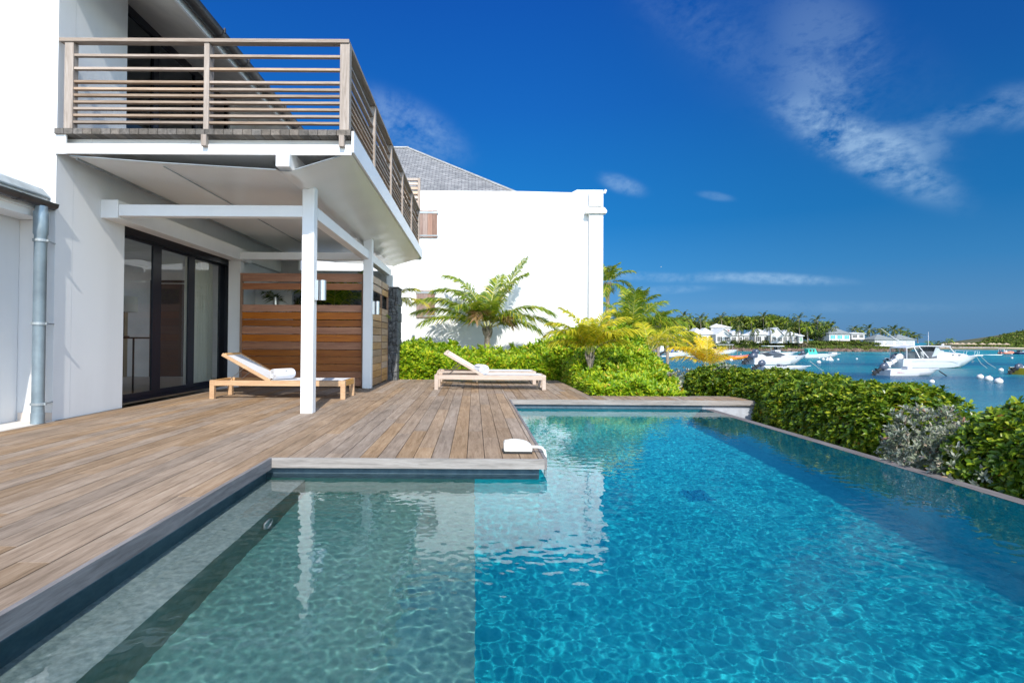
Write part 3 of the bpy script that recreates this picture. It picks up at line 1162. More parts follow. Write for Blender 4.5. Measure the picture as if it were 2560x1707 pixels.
for q_ in ((-4.242, -4.201, 10.045, 10.10), (-2.044, -2.0, 10.045, 10.10), (-1.872, -1.836, 11.001, 11.039), (-1.872, -1.836, 11.801, 11.84)):
    b_ = MB()
    b_.box(*q_, 0.002, 2.03)
    b_.build('post', FPOST, fen)
b_ = MB()
b_.box(-4.242, -2.0, 10.04, 10.11, 2.031, 2.055)
b_.build('cap', TEAKX, fen)


def m_basalt():
    m, n, l, b = new_mat('dark_rubble_stone')
    w = coords(n, l, world_space=True)
    v = n.new('ShaderNodeTexVoronoi')
    v.inputs['Scale'].default_value = 5.5
    l.new(w.outputs[0], v.inputs['Vector'])
    v2 = n.new('ShaderNodeTexVoronoi')
    v2.feature = 'DISTANCE_TO_EDGE'
    v2.inputs['Scale'].default_value = 5.5
    l.new(w.outputs[0], v2.inputs['Vector'])
    f = noise_node(n, l, 14, 6, w.outputs[0], 0.7)
    c = ramp(n, l, f, [(0.35, (0.05, 0.052, 0.055)), (0.6, (0.16, 0.165, 0.165)), (0.72, (0.36, 0.36, 0.34))])
    e = ramp(n, l, v2.outputs[0], [(0.0, (0.3, 0.3, 0.3)), (0.06, (1, 1, 1))])
    l.new(mixrgb(n, l, 1.0, c, e, 'MULTIPLY'), b.inputs['Base Color'])
    b.inputs['Roughness'].default_value = 0.9
    bump(n, l, b, v2.outputs[0], 0.8, 0.03)
    return m


BAS = m_basalt()
pl = MB()
pr_ = random.Random(9)
z = 0.0
while z < 1.98:
    h = pr_.uniform(.13, .22)
    z2 = min(z + h - .008, 2.0)
    j = lambda: pr_.uniform(-.012, .012)
    split = pr_.uniform(-1.78, -1.70)
    pl.box(-1.845 + j(), split, 11.88 + j(), 12.5, z, z2)
    pl.box(split + .008, -1.635 + j(), 11.88 + j(), 12.5, z, z2)
    z += h
pl.box(-1.83, -1.65, 11.90, 12.48, 0, 1.99)
tag(pl.build('stone_pillar', BAS, bevel=0.012), 'dark rubble stone pillar at the end of the shower fence', 'pillar')
# stone wall that closes the shower court, and the rendered wall behind
b_ = MB()
b_.box(-3.75, -1.86, 12.05, 12.3, 0, 1.95)
tag(b_.build('stone_wall', BAS), 'dark stone wall inside the shower court, seen through the fence slot', 'wall')
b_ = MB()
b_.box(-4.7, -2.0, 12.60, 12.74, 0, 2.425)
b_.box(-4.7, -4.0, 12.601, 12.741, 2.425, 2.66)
tag(b_.build('garden_wall', m_plaster('grey_garden_render', (0.55, 0.55, 0.56))), 'grey rendered wall standing behind the shower fence', 'wall')  # grey is the render's own colour


def sconce(loc, side, label):
    t = thing('wall_light', label, 'wall light', loc, 'steel cylinder wall lights')
    x, y, z = loc
    b_ = MB()
    if side == 'X':
        b_.box(x, x + .045, y - .035, y + .035, z, z + .235)
    else:
        b_.box(x - .035, x + .035, y - .045, y, z, z + .235)
    b_.build('mount', STEEL, t)
    c = (x + .085, y, z) if side == 'X' else (x, y - .085, z)
    b_ = MB()
    b_.lathe(c, [(0.034, .004), (.042, 0), (.042, .235), (.036, .231), (.034, .004)], 24)
    b_.build('cylinder', STEEL, t, smooth='auto')


sconce((-1.887, 6.575, 1.33), 'X', 'brushed steel cylinder light on the near white post')
sconce((-1.829, 9.95, 1.317), 'X', 'brushed steel cylinder light on the far white post by the fence')
sconce((-4.02, 11.3, 1.50), 'Y', 'steel cylinder light glimpsed through the slot of the fence')
b_ = MB()
b_.box(-4.6, -3.72, 11.301, 11.42, 0, 2.0)
tag(b_.build('shower_wall', WHITE), 'short white wall carrying a steel light inside the shower court', 'wall')
# ------------------------------------------------------------------ neighbouring white house
nb = thing('neighbour_house', 'big blank white gable house with a grey shingle roof behind the hedge', 'house', (0, 18, -0.3))
b_ = MB()
b_.prism([(-9, -.4), (3.93, -.4), (3.93, 5.495), (3.12, 5.495), (2.96, 5.41), (1.4, 5.44), (-9, 5.44)], 17.0, 17.35)
b_.box(-9, 3.93, 17.352, 30, -.4, 5.2)
b_.build('wall', WHITE2, nb)
b_ = MB()
b_.box(3.47, 3.895, 16.84, 16.998, -.4, 4.80)
b_.box(3.48, 3.894, 16.85, 16.998, 4.98, 5.42)
b_.prism([(3.35, 4.73), (3.98, 4.73), (3.99, 4.80), (3.92, 4.90), (3.42, 4.90), (3.345, 4.80)], 16.75, 16.998)
b_.build('pilaster', WHITE2, nb, bevel=0.008)
b_ = MB()
b_.tube([(3.93, 16.98, 5.40), (3.985, 16.98, 5.40), (3.99, 16.98, 5.44)], .03, 8)
b_.ball((3.99, 16.98, 5.46), .045)
b_.build('spout', WPAINT, nb, smooth=True)
b_ = MB()
ex, ey, ez = 1.42, 17.25, 5.43
top = [(-2.45, 20.3, 7.90), (-6.5, 20.3, 7.90)]
A = (ex, ey, ez)
B = (-9, ey, ez)
C_ = (ex, 23.4, ez)
D_ = (-9, 23.4, ez)
b_.add([A, B, top[1], top[0], C_, D_], [(0, 3, 2, 1), (0, 4, 3), (4, 5, 2, 3), (5, 1, 2)])
ro = b_.build('roof', m_shingle('grey_wood_shingles_far', (0.20, 0.205, 0.215), (0.31, 0.31, 0.315), 0.085), nb)
b_ = MB()
b_.bar(A, top[0], .16, .05)
b_.bar(top[0], top[1], .16, .05)
b_.build('ridge_cap', m_plain('pale_ridge_tiles', (0.42, 0.42, 0.41), 0.8, vary=.25, scale=8), ro)
b_ = MB()
b_.box(-9, 1.46, 17.16, 17.22, 5.441, 5.475)
b_.build('eave_board', m_plain('rust_red_board', (0.20, 0.11, 0.10), 0.7), nb)
for (x0, x1, z0, z1) in ((-1.90, -1.155, 3.995, 4.82), (-1.78, -1.21, 1.54, 2.372)):
    b_ = MB()
    n_ = 5
    for i in range(n_):
        a = x0 + (x1 - x0) * i / n_
        c = x0 + (x1 - x0) * (i + 1) / n_
        b_.box(a + .004, c - .004, 16.955, 16.985, z0, z1)
    b_.box(x0 + .01, x1 - .01, 16.986, 16.998, z0 + .01, z1 - .01)
    so = b_.build('shutter', SHUT, nb)
    b_ = MB()
    b_.box(x0 - .01, x1 + .035, 16.945, 16.954, z1 - .09, z1 - .03)
    b_.build('hinge', LEAD, so)
    b_ = MB()
    b_.box(x0 + .2, x1 + .035, 16.945, 16.954, z0 + .04, z0 + .075)
    b_.build('hinge', LEAD, so)
b_ = MB()
b_.box(-.52, -.505, 16.993, 16.999, 4.1, 4.26)
b_.build('crack', m_plain('dark_crack', (0.2, 0.2, 0.2), 0.9), nb)

# ------------------------------------------------------------------ sun loungers and rolled towels


def lounger(label, wood, loc, ang=29.0, W=0.65, L=1.95, group='sun loungers on the deck', apr=(0.19, 0.268)):
    t = thing('sun_lounger', label, 'sun lounger', (0, 0, 0), group)
    zb, zt = apr
    b_ = MB()
    b_.box(0.02, L - .02, 0, .035, zb, zt)
    b_.box(0.02, L - .02, W - .035, W, zb, zt)
    b_.box(0, .035, .036, W - .036, zb, zt)
    b_.box(L - .035, L, .036, W - .036, zb, zt)
    for i in range(3):
        b_.box(.5 + i * .55, .545 + i * .55, .036, W - .036, zb + .01, zb + .04)
    b_.build('frame', wood, t, bevel=.004)
    for x0 in (-.002, L - .066):
        for y0 in (-.004, W - .064):
            b_ = MB()
            b_.box(x0, x0 + .068, y0, y0 + .068, 0, zt + .002)
            b_.build('leg', wood, t, bevel=.005)
    b_ = MB()
    hx = .83
    rows = []
    for i in range(13):
        x = hx + .02 + (L - .07 - hx) * i / 12
        sag = -.012 * math.sin(math.pi * i / 12)
        rows.append([(x, y, zt + .004 + sag * math.sin(math.pi * (y - .04) / (W - .08))) for y in (.035, W * .3, W * .5, W * .7, W - .035)])
    b_.grid(rows)
    b_.build('seat_sling', SLING, t, smooth=True)
    ca, sa = math.cos(R(ang)), math.sin(R(ang))
    bl = .77

    def P(d, y, h=0):
        return (hx - d * ca - h * -sa * -1, y, zt + .0 + d * sa + h * ca)
    b_ = MB()
    for y in (.05, W - .05):
        b_.bar(P(-.02, y), P(bl, y), .034, .045)
    b_.bar(P(bl - .03, .068), P(bl - .03, W - .068), .06, .03, (ca, 0, -sa))
    bk = b_.build('backrest_frame', wood, t, bevel=.004)
    b_ = MB()
    b_.grid([[P(d, y, .018) for y in (.066, W * .5, W - .066)] for d in (.0, .2, .4, .6, bl - .05)])
    b_.build('back_sling', SLING, bk, smooth=True)
    for y in (.085, W - .085):
        b_ = MB()
        b_.tube([P(.42, y, -.02), (.22, y, zb + .06)], .006, 6)
        b_.build('prop_rod', STEEL, t)
    t.location = loc
    return t


l1 = lounger('honey coloured teak sun lounger with a raised back under the balcony', LTEAK, (-3.81, 8.02, 0))
l2 = lounger('pale bleached sun lounger at the deck edge carrying a rolled towel, nearest the pool', LTEAK2, (-.692, 9.72, 0), 30, L=1.945, apr=(.178, .258))
l3 = lounger('pale bleached sun lounger behind the one with the towel, against the hedge', LTEAK2, (-.73, 10.98, 0), 30, L=1.95, apr=(.178, .258))


def towel(label, loc, rz, r0=.095, ln=.36, flat=.85):
    t = thing('rolled_towel', label, 'towel', (0, 0, 0), 'rolled towels on the loungers')
    b_ = MB()
    pts, N = [], 90
    turns = 3.4
    for i in range(N + 1):
        a = 2 * math.pi * turns * i / N
        r = .014 + (r0 - .016) * i / N
        pts.append((r, a))
    th = .0125
    outer = [(r * math.cos(a), r * math.sin(a) * flat) for r, a in pts]
    inner = [((r - th) * math.cos(a), (r - th) * math.sin(a) * flat) for r, a in pts]
    rows = []
    for yy, sc in ((-ln / 2, .955), (-ln / 2 + .012, 1.0), (0, 1.012), (ln / 2 - .012, 1.0), (ln / 2, .955)):
        rows.append([(x * sc, yy, z * sc) for x, z in outer])
    b_.grid(rows)
    rows = []
    for k in range(2):
        pp = outer if k == 0 else inner
        rows.append([(x * .955, -ln / 2, z * .955) for x, z in pp])
    b_.grid(rows)
    rows = [[(x * .955, ln / 2, z * .955) for x, z in pp] for pp in (inner, outer)]
    b_.grid(rows)
    b_.grid([[(x * .955, -ln / 2, z * .955) for x, z in inner], [(x * .955, -ln / 2 + .03, z * .955) for x, z in inner]])
    # core plug so that the centre does not show through
    b_.tube([(0, -ln / 2 + .025, 0), (0, ln / 2 - .025, 0)], r0 * .82, 14)
    b_.build('roll', TOWEL, t, smooth='auto')
    b_ = MB()
    a = R(38)
    for k, (u, s) in enumerate(((-.02, .006), (0, .010), (.018, .006))):
        c = Vector((r0 * 1.018 * math.cos(a), u, r0 * flat * 1.018 * math.sin(a)))
        b_.ball(c, (.003, s, s * .8), 6, 4)
    b_.build('emblem', m_plain('small_dark_emblem', (0.05, 0.06, 0.09), 0.8), t)
    t.location = loc
    t.rotation_euler = (0, 0, rz)


towel('rolled white towel on the honey teak lounger under the balcony', (-2.84, 8.26, .352), R(-32), .098, .34)
towel('rolled white towel on the bleached lounger in the sun', (.125, 9.98, .350), R(18), .108, .34)

# ------------------------------------------------------------------ planting
LEAF_BRIGHT = m_leaf('bright_hedge_leaf', [(0.0, (0.09, 0.22, 0.008)), (0.4, (0.24, 0.41, 0.010)), (0.75, (0.44, 0.56, 0.018)), (0.96, (0.62, 0.62, 0.04)), (1.0, (0.50, 0.26, 0.03))], .40)
LEAF_DARK = m_leaf('glossy_hedge_leaf', [(0.0, (0.036, 0.085, 0.008)), (0.45, (0.105, 0.20, 0.012)), (0.8, (0.26, 0.35, 0.020)), (0.985, (0.42, 0.45, 0.03)), (1.0, (0.40, 0.20, 0.04))], .36, .32)
LEAF_SILVER = m_leaf('silver_leaf', [(0.0, (0.09, 0.13, 0.06)), (0.45, (0.23, 0.26, 0.20)), (0.9, (0.40, 0.42, 0.37)), (1.0, (0.30, 0.13, 0.09))], .2, .6)
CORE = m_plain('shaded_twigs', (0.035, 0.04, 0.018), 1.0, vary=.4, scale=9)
TWIG = m_plain('brown_twigs', (0.16, 0.11, 0.07), 0.9, vary=.3, scale=20)


def leaf(b, p, d, nrm, ln, wd, curl=.12):
    """one folded leaf from p along d"""
    s = d.cross(nrm)
    if s.length < 1e-4:
        s = d.orthogonal()
    s.normalize()
    u = s.cross(d).normalized()
    m1 = p + d * (ln * .35) - u * (ln * .02)
    m2 = p + d * (ln * .72) - u * (ln * curl * .4)
    tip = p + d * ln - u * (ln * curl)
    f = wd * .18
    b.add([p, m1 + s * (wd * .42) + u * f, m1, m1 - s * (wd * .42) + u * f, m2 + s * (wd * .5) + u * f, m2, m2 - s * (wd * .5) + u * f, tip],
          [(0, 2, 1), (0, 3, 2), (1, 2, 5, 4), (2, 3, 6, 5), (4, 5, 7), (5, 6, 7)])


def rosette(b, p, axis, rg, n, ln, wd, spread=(35, 75)):
    axis = axis.normalized()
    o = axis.orthogonal().normalized()
    q = axis.cross(o)
    ph = rg.uniform(0, 6.28)
    for i in range(n):
        a = ph + i * 2.4
        e = R(rg.uniform(*spread))
        rad = o * math.cos(a) + q * math.sin(a)
        d = axis * math.cos(e) + rad * math.sin(e)
        leaf(b, p + axis * rg.uniform(-.02, .02), d, axis, ln * rg.uniform(.7, 1.15), wd * rg.uniform(.8, 1.15), rg.uniform(.0, .3))


def vnoise(x, y, z=0.0, s=0):
    return (math.sin(x * 1.9 + s) * math.cos(y * 2.3 + 1.3 * s) + .6 * math.sin(x * 4.3 + y * 3.1 + 2.1 * s + z * 2) + .4 * math.sin(y * 7.7 - x * 5.9 + z * 6.1 + s)) / 2.0


# the mound hedge behind the deck: a bumpy height field clothed with leaf rosettes
def mound_h(x, y):
    if y > 12.2:
        front = y - 12.2
    else:
        front = min(y - 9.05, (x - 1.93)) if x > 1.93 else -1
    if front < 0:
        return None
    right = min(4.50, 3.30 + (y - 9.1) * .345) - x
    if right < 0:
        return None
    topz = .44 + .24 * math.exp(-((x + 1.5) / .7) ** 2) + .62 * math.exp(-((x - 3.1) / 1.2) ** 2) * min(1, max(0, (y - 10.3) / 2.2))
    if y < 12.2:
        topz = .12 + (topz - .12) * min(1, max(0, (y - 9.05) / 3.9)) ** 1.15
    hh = topz * min(1.0, (.30 + front / .5)) * min(1.0, (right / .8)) ** .7
    return max(.05, hh) + .10 * vnoise(x * 1.6, y * 1.7, 0, 1) + .08 * vnoise(x * 4.1, y * 3.7, 0, 4)


hg = MB()
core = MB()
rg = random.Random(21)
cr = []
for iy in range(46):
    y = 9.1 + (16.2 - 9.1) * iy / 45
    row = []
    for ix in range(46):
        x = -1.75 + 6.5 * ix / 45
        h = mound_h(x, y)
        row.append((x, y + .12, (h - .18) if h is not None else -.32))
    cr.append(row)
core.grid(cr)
cnt = 0
while cnt < 6400:
    y = rg.uniform(9.05, 16.2)
    if rg.random() > 1.25 - (y - 9) * .075:
        continue
    x = rg.uniform(-1.75, 4.7)
    h = mound_h(x, y)
    if h is None:
        continue
    e = .06
    hx_, hy_ = mound_h(x + e, y), mound_h(x, y - e)
    gx = ((hx_ if hx_ is not None else 0) - h) / e
    gy = (h - (hy_ if hy_ is not None else 0)) / e
    nrm = Vector((-max(-3, min(3, gx)), -max(-3, min(3, gy)), 1.0)).normalized()
    depth = abs(rg.gauss(0, .06))
    p = Vector((x, y, h)) - nrm * (depth - .03)
    ax = (nrm * .7 + Vector((rg.uniform(-.5, .5), rg.uniform(-.6, .3), .75))).normalized()
    rosette(hg, p, ax, rg, rg.choice((7, 8, 9)), .118, .034, (18, 68))
    cnt += 1
# taller sprigs that break the outline
for i in range(260):
    x, y = rg.uniform(-1.6, 3.9), rg.uniform(12.4, 15.6)
    h = mound_h(x, y)
    if h is None:
        continue
    for k in range(3):
        rosette(hg, Vector((x + rg.uniform(-.04, .04), y, h + .03 + k * rg.uniform(.03, .075))), Vector((rg.uniform(-.4, .4), rg.uniform(-.4, .2), 1)), rg, 7, rg.uniform(.09, .15), .040, (18, 70))
# the vertical front faces along the deck
for i in range(2300):
    if rg.random() < .62:
        x, y = rg.uniform(-1.72, 1.93), 12.22 + abs(rg.gauss(0, .08)) + .03 * (1 + vnoise(x * 2.6, 3.1, 0, 2))
        h = (mound_h(x, 12.75) or .5)
        nrm = Vector((0, -1, .25))
    elif rg.random() < .55:
        x, y = 1.95 + abs(rg.gauss(0, .06)), rg.uniform(9.1, 12.2)
        h = mound_h(x + .45, y) or .3
        nrm = Vector((-1, -.2, .3))
    else:
        x, y = rg.uniform(1.95, 3.35), 8.93 + abs(rg.gauss(0, .10))
        h = (mound_h(x, 9.6) or .2)
        nrm = Vector((0, -1, .5))
    z = rg.uniform(-.12, h)
    ax = (nrm + Vector((rg.uniform(-.5, .5), rg.uniform(-.3, .2), rg.uniform(.2, .9)))).normalized()
    rosette(hg, Vector((x, y, z)), ax, rg, 8, .112, .034, (18, 68))
t = thing('hedge', 'bright green leafy hedge mounding up behind the pale loungers and the far pool edge', 'hedge', (1.5, 12.5, -.3))
hg.build('foliage', LEAF_BRIGHT, t)
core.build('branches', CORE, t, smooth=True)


def bush(name, label, cat, mat_, fn, n, ln, wd, nl, seed, core_fn=None, group=None, loc=None, spread=(35, 75), up=.6, part='foliage'):
    """fn(rg) -> (point on the surface, outward normal)"""
    rg = random.Random(seed)
    b = MB()
    for i in range(n):
        p, nr = fn(rg)
        p = p - nr * (abs(rg.gauss(0, .07)) - .04)
        upk = up if nr.z > .55 else up * .35
        ax = (nr * .9 + Vector((rg.uniform(-.5, .5), rg.uniform(-.5, .5), upk + rg.uniform(-.4, .4)))).normalized()
        rosette(b, p, ax, rg, nl, ln, wd, spread)
    t = thing(name, label, cat, loc or (0, 0, 0), group)
    b.build(part, mat_, t)
    if core_fn:
        c = MB()
        core_fn(c)
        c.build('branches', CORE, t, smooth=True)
    return t


def tunnel(y0, y1, cx, hw, zb, zt, s):
    """hedge of arched section along Y"""
    def sec(y, a):
        k = 1.0 - .55 * max(0, 1 - min(y - y0, y1 - y) / .45) ** 2
        wob = 1 + .10 * vnoise(y * 1.6, a * 2.2, 0, s)
        ex = 2.6
        ca, sa = math.cos(a), math.sin(a)
        r = 1.0 / ((abs(ca) ** ex + abs(sa) ** ex) ** (1 / ex))
        x = cx + .34 * min(1, max(0, (y - 7.2) / .6)) * min(1, max(0, (9.4 - y) / .5)) + hw * k * wob * r * ca * (.86 + .2 * max(0, sa))
        z = zb + (zt - zb) * k * (1 + .08 * vnoise(y * 2.3, a, 0, s + 3)) * r * sa
        return x, z

    def fn(rg):
        y = rg.uniform(y0, y1)
        a = rg.uniform(R(0), R(182)) if rg.random() < .35 else rg.uniform(R(75), R(182))
        x, z = sec(y, a)
        nr = Vector((math.cos(a), (-.5 if y < y0 + .3 else .5 if y > y1 - .3 else 0), math.sin(a) + .05)).normalized()
        return Vector((x, y, z)), nr

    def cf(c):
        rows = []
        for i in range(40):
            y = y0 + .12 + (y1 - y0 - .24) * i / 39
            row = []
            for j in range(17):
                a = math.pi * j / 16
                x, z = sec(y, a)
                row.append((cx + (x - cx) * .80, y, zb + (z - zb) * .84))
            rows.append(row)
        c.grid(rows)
    return fn, cf


fn, cf = tunnel(5.15, 10.6, 4.42, .66, -.30, .36, 2)
bush('hedge', 'clipped glossy green hedge along the outer edge of the pool', 'hedge', LEAF_DARK, fn, 8200, .064, .029, 7, 31, cf, loc=(4.4, 8, -.3))
fn, cf = tunnel(1.5, 4.62, 4.26, .62, -.30, .35, 5)
bush('hedge', 'round leaved green hedge at the right edge, nearest the camera', 'hedge', LEAF_DARK, fn, 3900, .070, .034, 7, 32, cf, loc=(4.1, 3.2, -.3))


def blob(c, r, s):
    c, r = Vector(c), Vector(r)

    def fn(rg):
        while True:
            d = Vector((rg.gauss(0, 1), rg.gauss(0, 1), rg.gauss(0, 1)))
            if d.length > .1:
                d.normalize()
                if d.z > -.7:
                    break
        k = 1 + .16 * vnoise(d.x * 3, d.y * 3, d.z * 3, s)
        return c + Vector((d.x * r.x, d.y * r.y, d.z * r.z)) * k, Vector((d.x / r.x, d.y / r.y, d.z / r.z)).normalized()

    def cf(b):
        P = []
        for i in range(13):
            t = math.pi * i / 12
            P.append([c + Vector((r.x * math.sin(t) * math.cos(k * .3927), r.y * math.sin(t) * math.sin(k * .3927), -r.z * math.cos(t))) * .72 for k in range(17)])
        b.grid(P)
    return fn, cf


fn, cf = blob((3.98, 4.86, -.02), (.30, .34, .30), 1)
bush('shrub', 'silver leaved shrub between the two green hedges by the pool', 'shrub', LEAF_SILVER, fn, 300, .054, .017, 9, 41, None, loc=(4.0, 4.98, -.3), spread=(20, 60))
fn, cf = blob((3.72, 4.45, -.10), (.22, .5, .18), 2)
bush('shrub', 'low silver leaved shrub at the foot of the right hand hedge', 'shrub', LEAF_SILVER, fn, 150, .056, .018, 9, 42, None, loc=(3.72, 4.45, -.3), spread=(20, 60))
fn, cf = blob((4.28, 9.45, .20), (.20, .22, .24), 3)
bush('shrub', 'silver leaved shrub growing in the far end of the pool hedge', 'shrub', LEAF_SILVER, fn, 130, .06, .020, 9, 43, None, loc=(4.25, 9.75, -.3), spread=(20, 60))
fn, cf = blob((4.10, 10.95, .02), (.30, .30, .28), 4)
bush('shrub', 'small grey green shrub beside the sand between hedge and mound', 'shrub', LEAF_SILVER, fn, 150, .06, .020, 8, 44, None, loc=(4.2, 10.9, -.3), spread=(20, 60))


# ------------------------------------------------------------------ palms
def palm_mat(name, stops):
    return m_leaf(name, stops, .40, .42, .45)


PG = palm_mat('green_frond', [(0.0, (0.06, 0.13, 0.010)), (0.5, (0.17, 0.28, 0.014)), (0.85, (0.38, 0.44, 0.022)), (1.0, (0.62, 0.50, 0.04))])
PY = palm_mat('yellow_frond', [(0.0, (0.22, 0.30, 0.015)), (0.4, (0.48, 0.50, 0.022)), (0.85, (0.74, 0.62, 0.03)), (1.0, (0.66, 0.50, 0.06))])
PO = palm_mat('golden_frond', [(0.0, (0.48, 0.44, 0.02)), (0.4, (0.78, 0.62, 0.02)), (0.85, (0.86, 0.58, 0.02)), (1.0, (0.62, 0.32, 0.06))])
PD = palm_mat('dark_frond', [(0.0, (0.025, 0.05, 0.010)), (0.5, (0.075, 0.12, 0.016)), (0.85, (0.17, 0.20, 0.025)), (1.0, (0.30, 0.23, 0.05))])
PBR = palm_mat('dry_frond', [(0.0, (0.22, 0.12, 0.05)), (0.6, (0.42, 0.26, 0.12)), (1.0, (0.55, 0.38, 0.2))])
RIB = m_plain('frond_rib', (0.40, 0.38, 0.12), 0.5)
BARK = m_plain('ringed_palm_bark', (0.24, 0.20, 0.16), 0.9, vary=.45, scale=18, bmp=.6)
BROWN = m_plain('dry_palm_fibre', (0.16, 0.10, 0.06), 0.95, vary=.4, scale=25)


def frond(b, base, az, el, ln, droop, nleaf, lw, ll, rg, wind=Vector((0, 0, 0)), fold=.35, ribw=.014, segs=9, hangk=1.0):
    """feather leaf with a curved rib; material 0 leaflets, 1 rib"""
    d = Vector((math.cos(az), math.sin(az), 0))
    pts = [Vector(base)]
    e = el
    ds = ln / segs
    for i in range(segs):
        dirv = d * math.cos(e) + Vector((0, 0, math.sin(e))) + wind * (i / segs) * .9
        dirv.normalize()
        pts.append(pts[-1] + dirv * ds)
        e -= droop * ds * (0.5 + 1.0 * i / segs)
    b.k = 1
    b.tube(pts, [ribw * (1 - .85 * i / segs) for i in range(segs + 1)], 4, False)
    b.k = 0
    roll = rg.uniform(-.5, .5)
    for i in range(nleaf):
        t = .16 + .84 * (i + rg.uniform(0, .7)) / nleaf
        f = t * segs
        k = min(int(f), segs - 1)
        p = pts[k].lerp(pts[k + 1], f - k)
        tg = (pts[k + 1] - pts[k]).normalized()
        side0 = tg.cross(Vector((0, 0, 1)))
        side0 = side0.normalized() if side0.length > .05 else d.orthogonal().normalized()
        upv = side0.cross(tg)
        prof = (math.sin(math.pi * min(1, (.12 + t * .80))) ** .6) if t < .97 else .5
        for sg in (-1, 1):
            ang = R(34 - 16 * t) + rg.uniform(-.1, .1)
            sd_ = (side0 * math.cos(roll * sg * .2) * sg + upv * (fold + rg.uniform(-.15, .15))).normalized()
            dv = (sd_ * math.sin(ang + .35) + tg * math.cos(ang + .35)).normalized()
            L_ = ll * prof * rg.uniform(.85, 1.1)
            hang = Vector((0, 0, -1)) * (L_ * rg.uniform(.25, .75) * hangk) + wind * (L_ * .5)
            m_ = p + dv * (L_ * .5) + hang * .22
            tip = p + dv * L_ + hang
            wv = tg * (lw * .5)
            b.add([p - wv * .5, p + wv * .5, m_ + wv, m_ - wv, tip], [(0, 1, 2, 3), (3, 2, 4)])


def palm(name, label, loc, trunk, fronds, mats, seed, ln=1.9, nleaf=34, lw=.035, ll=.5, lean=(0, 0), rad=.09, group=None, wind=(0, 0, 0), els=(80, -15), droop=.75, boots=True, cat='palm tree', fr=None, dry=None):
    rg = random.Random(seed)
    t = thing(name, label, cat, loc, group)
    L0 = Vector(loc)
    n = 8
    pts = [L0 + Vector((lean[0] * (i / n) ** 1.6, lean[1] * (i / n) ** 1.6, trunk * i / n)) for i in range(n + 1)]
    b = MB()
    b.tube(pts, [rad * (1.25 - .5 * (i / n) ** .6) * (1 + .05 * ((i % 2) * 2 - 1)) for i in range(n + 1)], 10)
    if boots:
        for i in range(9):
            a = i * 2.4
            c = pts[-1] + Vector((math.cos(a) * rad * .8, math.sin(a) * rad * .8, -.05 - .02 * i))
            b.bar(c - Vector((0, 0, .06)), c + Vector((math.cos(a) * .06, math.sin(a) * .06, .14)), rad * .8, rad * .35, (math.cos(a), math.sin(a), 0))
    b.build('trunk', BARK, t, smooth='auto')
    b = MB()
    top = pts[-1]
    w = Vector(wind)
    for (az, el, l_, dr) in (fr or []):
        frond(b, top + Vector((math.cos(R(az)) * rad * .5, math.sin(R(az)) * rad * .5, rg.uniform(-.03, .05))), R(az), R(el), l_, dr, int(nleaf * l_ / ln), lw, ll, rg, w, ribw=.011 * ln / 1.5)
    for i in range(0 if fr else fronds):
        f = i / max(1, fronds - 1)
        az = i * 2.399 + rg.uniform(-.3, .3)
        el = R(els[0] + (els[1] - els[0]) * f + rg.uniform(-9, 9))
        frond(b, top + Vector((math.cos(az) * rad * .5, math.sin(az) * rad * .5, rg.uniform(-.03, .05))), az, el, ln * rg.uniform(.82, 1.08) * (.85 + .15 * math.sin(math.pi * f)), droop * rg.uniform(.8, 1.25), nleaf, lw, ll, rg, w, ribw=.011 * ln / 1.5)
    b.build('crown', [mats, RIB], t)
    if dry:
        b = MB()
        for (az, el, l_, dr) in dry:
            frond(b, top, R(az), R(el), l_, dr, int(nleaf * l_ / ln), lw, ll * .8, rg, w, ribw=.011)
        o = b.build('dry_frond', [PBR, RIB], t)
    return t


palm('palm_tree', 'young green coconut palm in front of the blank white house wall', (.36, 15.6, -.3), 1.50, 14, PG, 3, ln=2.2, nleaf=96, lw=.036, ll=.60, rad=.10,
     fr=[(150, 76, 2.15, .62), (175, 70, 2.0, .85), (130, 62, 1.7, .6), (60, 80, 1.7, .45), (25, 66, 2.35, .12), (5, 74, 1.9, .5), (185, 48, 2.2, .62), (172, 34, 2.15, .5), (200, 24, 1.9, .55),
         (-5, 44, 1.95, .8), (8, 30, 2.05, .72), (-25, 22, 1.5, .8), (265, 55, 1.5, 1.0), (235, 50, 1.7, .9), (310, 40, 1.6, 1.0), (90, 60, 1.6, .5)], dry=[(250, 58, 1.3, 1.9), (-40, 50, 1.1, 2.2)])
palm('palm_tree', 'small yellow green palm in the hedge before the white pilaster', (2.23, 10.75, -.2), .80, 14, PY, 8, ln=1.0, nleaf=76, lw=.024, ll=.36, rad=.042,
     fr=[(170, 70, 1.05, 1.5), (150, 82, 1.1, 1.1), (195, 55, 1.0, 1.7), (185, 40, .8, 1.6), (10, 72, 1.1, 1.3), (30, 80, 1.05, 1.0), (-10, 55, 1.05, 1.5), (5, 40, .8, 1.6), (255, 70, .95, 1.8), (290, 60, .9, 1.9), (225, 62, .95, 1.7), (330, 55, .9, 1.6), (80, 70, 1.0, 1.0)])
palm('palm_tree', 'large green palm with upright feathery fronds just right of the white house', (6.1, 21.5, -1.3), 2.25, 15, PG, 12, ln=1.9, nleaf=84, lw=.036, ll=.80, rad=.11,
     fr=[(262, 80, 2.0, .35), (150, 74, 2.0, .6), (20, 72, 2.1, .6), (95, 84, 2.0, .3), (185, 52, 1.9, .8), (-8, 50, 2.1, .8), (200, 34, 1.7, .8), (5, 30, 1.9, .8), (230, 60, 1.8, .8), (310, 55, 1.8, .8), (290, 40, 1.6, 1.0), (250, 40, 1.5, 1.0)])
